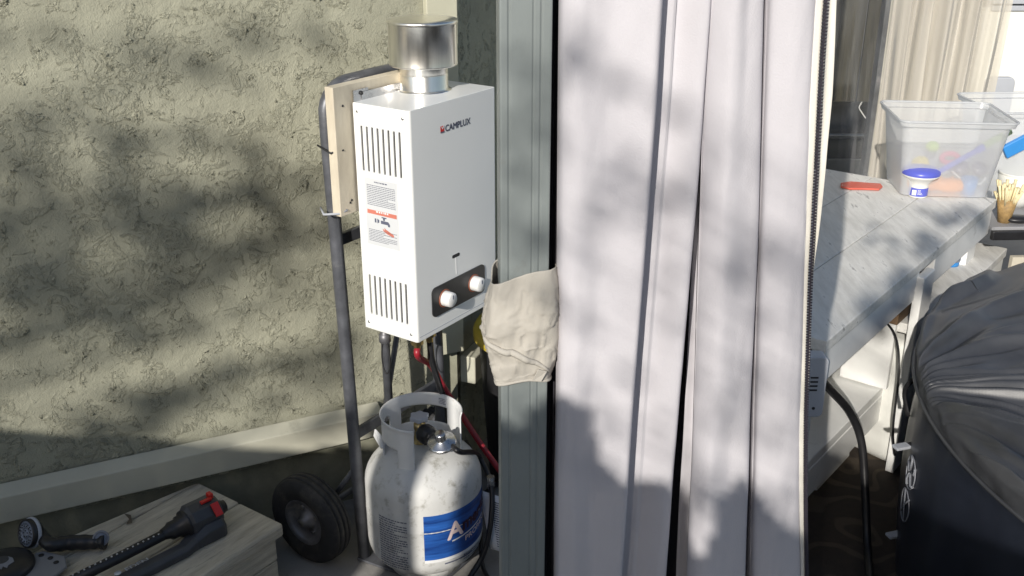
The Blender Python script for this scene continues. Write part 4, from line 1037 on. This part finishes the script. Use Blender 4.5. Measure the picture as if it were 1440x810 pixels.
MB().box(((gx0+gx1)/2, gy+.24, gzt-.28), ((1, 0, 0), (0, 1, 0), Z), (gx1-gx0, .46, .11)).build('control_fascia', M['grillsteel'], gr, bevel=.006)
MB().box(((gx0+gx1)/2, gy+.26, (gzt-.34)/2), ((1, 0, 0), (0, 1, 0), Z), (gx1-gx0-.02, .42, gzt-.35)).build('cabinet', M['grill'], gr, bevel=.004)
MB().box(((gx0+gx1)/2, gy+.04, gzt-.45), ((1, 0, 0), (0, 1, 0), Z), (gx1-gx0-.06, .02, .09)).build('drawer_front', M['grillsteel'], gr, bevel=.004)
MB().tube([(gx0+.04, gy-.03, gzt-.10), (gx1-.04, gy-.03, gzt-.10)], .012, 8).build('handle', M['grillsteel'], gr)
hk = onY(1214, 145, gy-.2)
tag(MB().tube(smooth_path([hk+Vector((-.012, 0, -.01)), hk+Vector((-.006, 0, .006)), hk+Vector((-.016, 0, -.02)), hk+Vector((.0, 0, -.045)), hk+Vector((.02, 0, -.07))], 6), .003, 6).build('wire_hook', M['white'], None), 'thin white wire hook hanging before the dark grill', 'hook')
# dark slatted fence behind, and white wall at right
dfy = 5.6
df = thing('dark_fence', 'dark wooden fence behind the grill and gathered curtain', 'fence', (2.0, dfy, 0))
M['darkwood'] = wood_mat('dark_wood', (.035, .032, .025), (.075, .068, .05), (8, 8, .8), 5)
x = .2; k = 0
while x < 2.62:
    MB().box((x+.068, dfy+.004*(k % 2), 1.2), ((1, 0, 0), (0, 1, 0), Z), (.134, .02, 2.4)).build('board', M['darkwood'], df, bevel=.002); x += .14; k += 1
MB().box((1.4, dfy+.03, 1.5), ((1, 0, 0), (0, 1, 0), Z), (2.5, .035, .09)).build('rail', M['darkwood'], df)
wwy = 5.45
wx0 = onY(1372, 60, wwy).x
ww = thing('white_wall', 'white panelled wall at far right with sunlit lower half', 'wall', (wx0+1.2, wwy, 0))
zt_ = onY(1410, 14, wwy).z
for k, (za, zb) in enumerate(((0, .55), (.555, 1.1), (1.105, zt_))):
    MB().box((wx0+1.25, wwy, (za+zb)/2), ((1, 0, 0), (0, 1, 0), Z), (2.5, .04, zb-za)).build('panel', M['whitewall'], ww, bevel=.004)
for k in range(8):
    MB().box((wx0+1.29, wwy-.01, zt_+.012+k*.034), ((1, 0, 0), (0, 1, 0), Z), (2.5, .05, .026)).build('slat', M['greyplastic'], ww, bevel=.004)
MB().box((wx0+1.3, wwy-.22, zt_+.6), ((1, 0, 0), (0, 1, 0), Z), (2.7, .5, .05)).build('eave', M['whitewall'], ww)
gs = onY(1412, 125, wwy-.5)
tag(MB().prism(rrect(lambda x, y: gs+Vector((x, 0, y)), -.09, .05, -.35, .055, .03), Vector((0, .03, 0))).build('chair_back', M['greyplastic'], None, bevel=.006), 'pale grey chair back rising behind the clear storage bin', 'chair')

# ------------------------------------------------------------ behind the camera, unseen: fence and trees laid out to cast the shade
sv = Vector((S.x, S.y, 0)).normalized()
qv = Vector((-sv.y, sv.x, 0)); qv = qv if qv.x > 0 else -qv
FO = Vector((.13, 1.25, 0)) + sv*2.4
qf = FO.dot(qv)
fn_ = thing('shade_fence', 'unseen board fence added behind the viewer to shade the yard', 'fence', FO)  # unseen, added to block the low sun
# (from, to, top) along the fence; tops and open gaps shaped for the shadow they cast
PROF = [(-2.9, 1.80), (-1.36, 1.80), (-1.25, 1.98), (-1.1, 2.06), (-.95, 2.10), (-.60, 2.10), (-.53, 2.17), (-.46, 2.17), (-.42, 2.15), (-.40, 2.19), (-.36, 2.22), (-.325, 2.20), (-.305, 2.12), (-.27, 2.09), (-.22, 2.10), (-.195, 2.06), (-.18, 1.98), (-.16, 1.99), (-.145, 2.09), (-.12, 2.13), (-.09, 2.09), (-.05, 2.05), (.0, 2.03), (.06, 1.97), (1.8, 1.95)]
GAPS = [(-1.182, -1.128), (-.985, -.90)]
def top_at(q):
    for (a, za), (b, zb) in zip(PROF, PROF[1:]):
        if a <= q <= b: return za+(zb-za)*(q-a)/(b-a)
    return 1.95
qc = -2.9
while qc < 1.8:
    w_ = .10 if (qc < -.75 or qc > .08) else .010
    for a, b in GAPS:
        if qc < a < qc+w_: w_ = a-qc
        if a-1e-6 <= qc < b: qc = b
    if w_ > .004:
        tp_ = top_at(qc+w_/2)+random.uniform(-.003, .003)
        MB().box(FO+qv*(qc+w_/2-qf)+Z*(tp_/2), (qv, sv, Z), (w_-.0005, .02, tp_)).build('board', M['fence'], fn_)
    qc += max(w_, .002)
MB().box(FO+qv*((-2.9+1.8)/2-qf)+sv*.03+Z*.4, (qv, sv, Z), (4.6, .035, .09)).build('rail', M['fence'], fn_)

rg_ = random.Random(11)
def leafy_tree(label, base, clumps, dist, spread, lsz, height, thin=.55):
    t = thing('tree', label, 'tree', base)
    top = base + Z*height
    trunk = MB(); trunk.tube([base, base+Z*height*.35+Vector((.08, .05, 0)), top], [.11, .085, .04], 10)
    lf = MB(); hub_ = base+Z*height*.45
    for (P, ex, ey, rx, ry, cov) in clumps:
        cpos = P + S*dist
        mid = hub_.lerp(cpos, .5)+Vector((rg_.uniform(-.2, .2), rg_.uniform(-.2, .2), rg_.uniform(.1, .4)))
        trunk.tube(smooth_path([hub_+Z*rg_.uniform(-.3, .9), mid, cpos], 5), [(.03-.0023*k)*thin for k in range(11)], 6)
        n = max(2, int(cov*pi*rx*ry/(lsz*lsz*.62)))
        for _ in range(n):
            r_ = sqrt(rg_.random()); a = rg_.uniform(0, 2*pi)
            c_ = P + ex*(rx*r_*cos(a)) + ey*(ry*r_*sin(a)) + S*(dist+rg_.uniform(-spread, spread))
            d1 = Vector((rg_.gauss(0, 1), rg_.gauss(0, 1), rg_.gauss(0, 1))).normalized(); d2 = d1.cross(S+Vector((rg_.uniform(-.6, .6), rg_.uniform(-.6, .6), rg_.uniform(-.6, .6)))).normalized()
            l_ = lsz*rg_.uniform(.7, 1.25); w_ = l_*.55
            lf.add([c_-d1*l_*.6, c_+d2*w_*.5, c_+d1*l_*.6, c_-d2*w_*.5], [(0, 1, 2, 3)])
    trunk.build('trunk', M['bark'], t); lf.build('crown', M['leaf'], t)
    return t
# leafy boughs over the wall; each spot is where that bough's shade falls
wcl = []
def wsp(px, py, rx, ry, cov, tilt=0):
    P = onpl(px, py, W0, wn); k = .00185; a = radians(tilt)
    wcl.append((P, wd*cos(a)+Z*sin(a), -wd*sin(a)+Z*cos(a), rx*k*1.25, ry*k*.72, cov*2.0))
for a in ((70, 55, 90, 14, .55, -14), (215, 80, 100, 14, .75, -14), (275, 105, 60, 14, .6, -8), (350, 45, 80, 14, .6, -6), (330, 62, 120, 10, .4, -4), (30, 185, 60, 22, .7, 0),
          (250, 195, 130, 16, .95, -4), (330, 210, 60, 20, .8, -10), (80, 225, 110, 16, .6, 0), (60, 240, 90, 20, .9, 0), (410, 250, 70, 16, .9, -2), (200, 275, 130, 22, 1.2, -2), (90, 275, 110, 20, .9, 5), (320, 275, 110, 18, 1.3, 4), (300, 305, 130, 22, 1.3, 0),
          (430, 315, 50, 12, .7, 0), (150, 315, 160, 22, 1.2, 3), (40, 310, 80, 22, .9, 0), (330, 340, 100, 20, 1.2, 12), (430, 350, 50, 14, .8, 0), (230, 350, 60, 20, 1.2, 0), (40, 370, 90, 22, 1.0, 0), (300, 385, 110, 24, 1.1, 14), (120, 400, 130, 24, 1.2, 0), (400, 400, 70, 18, .8, 8),
          (230, 420, 90, 24, 1.2, 10), (30, 425, 80, 30, 1.1, 0), (120, 445, 120, 24, 1.1, 8), (260, 460, 70, 22, .9, 20), (430, 425, 60, 14, .8, 10), (30, 480, 70, 20, 1.0, 0), (200, 480, 70, 14, .7, 20), (330, 520, 110, 22, 1.2, 8), (430, 510, 60, 18, 1.0, 10), (260, 560, 100, 30, 1.2, 15), (430, 545, 80, 24, 1.1, 10),
          (160, 560, 50, 24, .8, 32), (180, 610, 90, 30, 1.2, 20), (320, 615, 60, 16, 1.0, 10), (70, 510, 60, 10, .6, 10), (90, 655, 120, 30, 1.0, 20), (480, 590, 60, 30, 1.2, 0),
          (470, 330, 25, 60, .5, 0), (470, 480, 20, 60, .6, 0)):
    wsp(*a)
leafy_tree('leafy tree behind the viewer that dapples the stucco wall', Vector((-6.9, -5.2, 0)), wcl, 9.0, .9, .07, 5.6)
# sparse twigs over the curtain and post
ccl = []
def csp(px, py, r, cov, ry=None, Y=1.25):
    P = onY(px, py, Y); ccl.append((P, Vector((1, 0, 0)), Z, r*.00095, (ry or r)*.00095, cov))
for a in ((810, 130, 34, .5), (880, 125, 34, .5, 16), (800, 60, 24, .4), (715, 90, 26, .5), (745, 150, 34, .6), (720, 185, 30, .7), (760, 190, 26, .6), (735, 235, 30, .35), (860, 215, 44, .3), (945, 262, 38, .5, 20), (850, 290, 32, .4), (810, 370, 38, .5), (840, 435, 36, .5),
          (740, 320, 36, .55), (712, 290, 26, .5), (740, 420, 40, .4), (860, 520, 60, .35), (830, 590, 40, .5), (800, 570, 30, .4), (1010, 250, 44, .4), (1020, 350, 44, .45), (1030, 420, 56, .35), (1000, 560, 54, .4), (1050, 620, 42, .45), (1060, 520, 30, .4), (930, 430, 40, .3), (900, 600, 40, .3), (960, 150, 26, .3), (1100, 330, 30, .2), (730, 560, 40, .6), (720, 600, 40, .8), (830, 655, 40, .8, 16), (1000, 680, 30, .5), (1110, 700, 34, .6), (900, 330, 30, .3)):
    csp(*a)
for a in ((795, 640, 28, 1.6, 10), (850, 655, 22, 1.6, 14), (900, 725, 36, 1.6, 12), (1060, 712, 30, 1.6, 14), (1110, 745, 30, 1.6, 12), (715, 610, 40, 1.5, 18), (755, 620, 24, 1.4, 22), (965, 690, 26, 1.5, 10)):  # denser clumps added to round off the fence's shadow edge
    csp(*a)
leafy_tree('sparse tree behind the viewer that dapples the curtain', Vector((1.4, -5.6, 0)), ccl, 5.5, .7, .042, 4.4, .22)

# unseen tree added to half shade the bench
bcl = []
for (px, py, rx, ry, cov) in ((1222, 330, .018, .07, 2.0), (1240, 420, .06, .05, 2.0), (1300, 345, .05, .06, 2.2), (1345, 310, .06, .05, 2.0), (1300, 390, .09, .05, 2.2), (1370, 300, .08, .04, 1.8), (1310, 300, .03, .03, 1.6), (1255, 350, .02, .04, .8), (1235, 445, .05, .05, 2.0), (1270, 405, .06, .05, 1.8)):
    bcl.append((onz(px, py, .72), qv, Z, rx, ry, cov*1.7))
leafy_tree('unseen tree added behind the viewer to half shade the workbench', Vector((2.2, -4.6, 0)), bcl, 6.0, .6, .055, 4.4, .3)
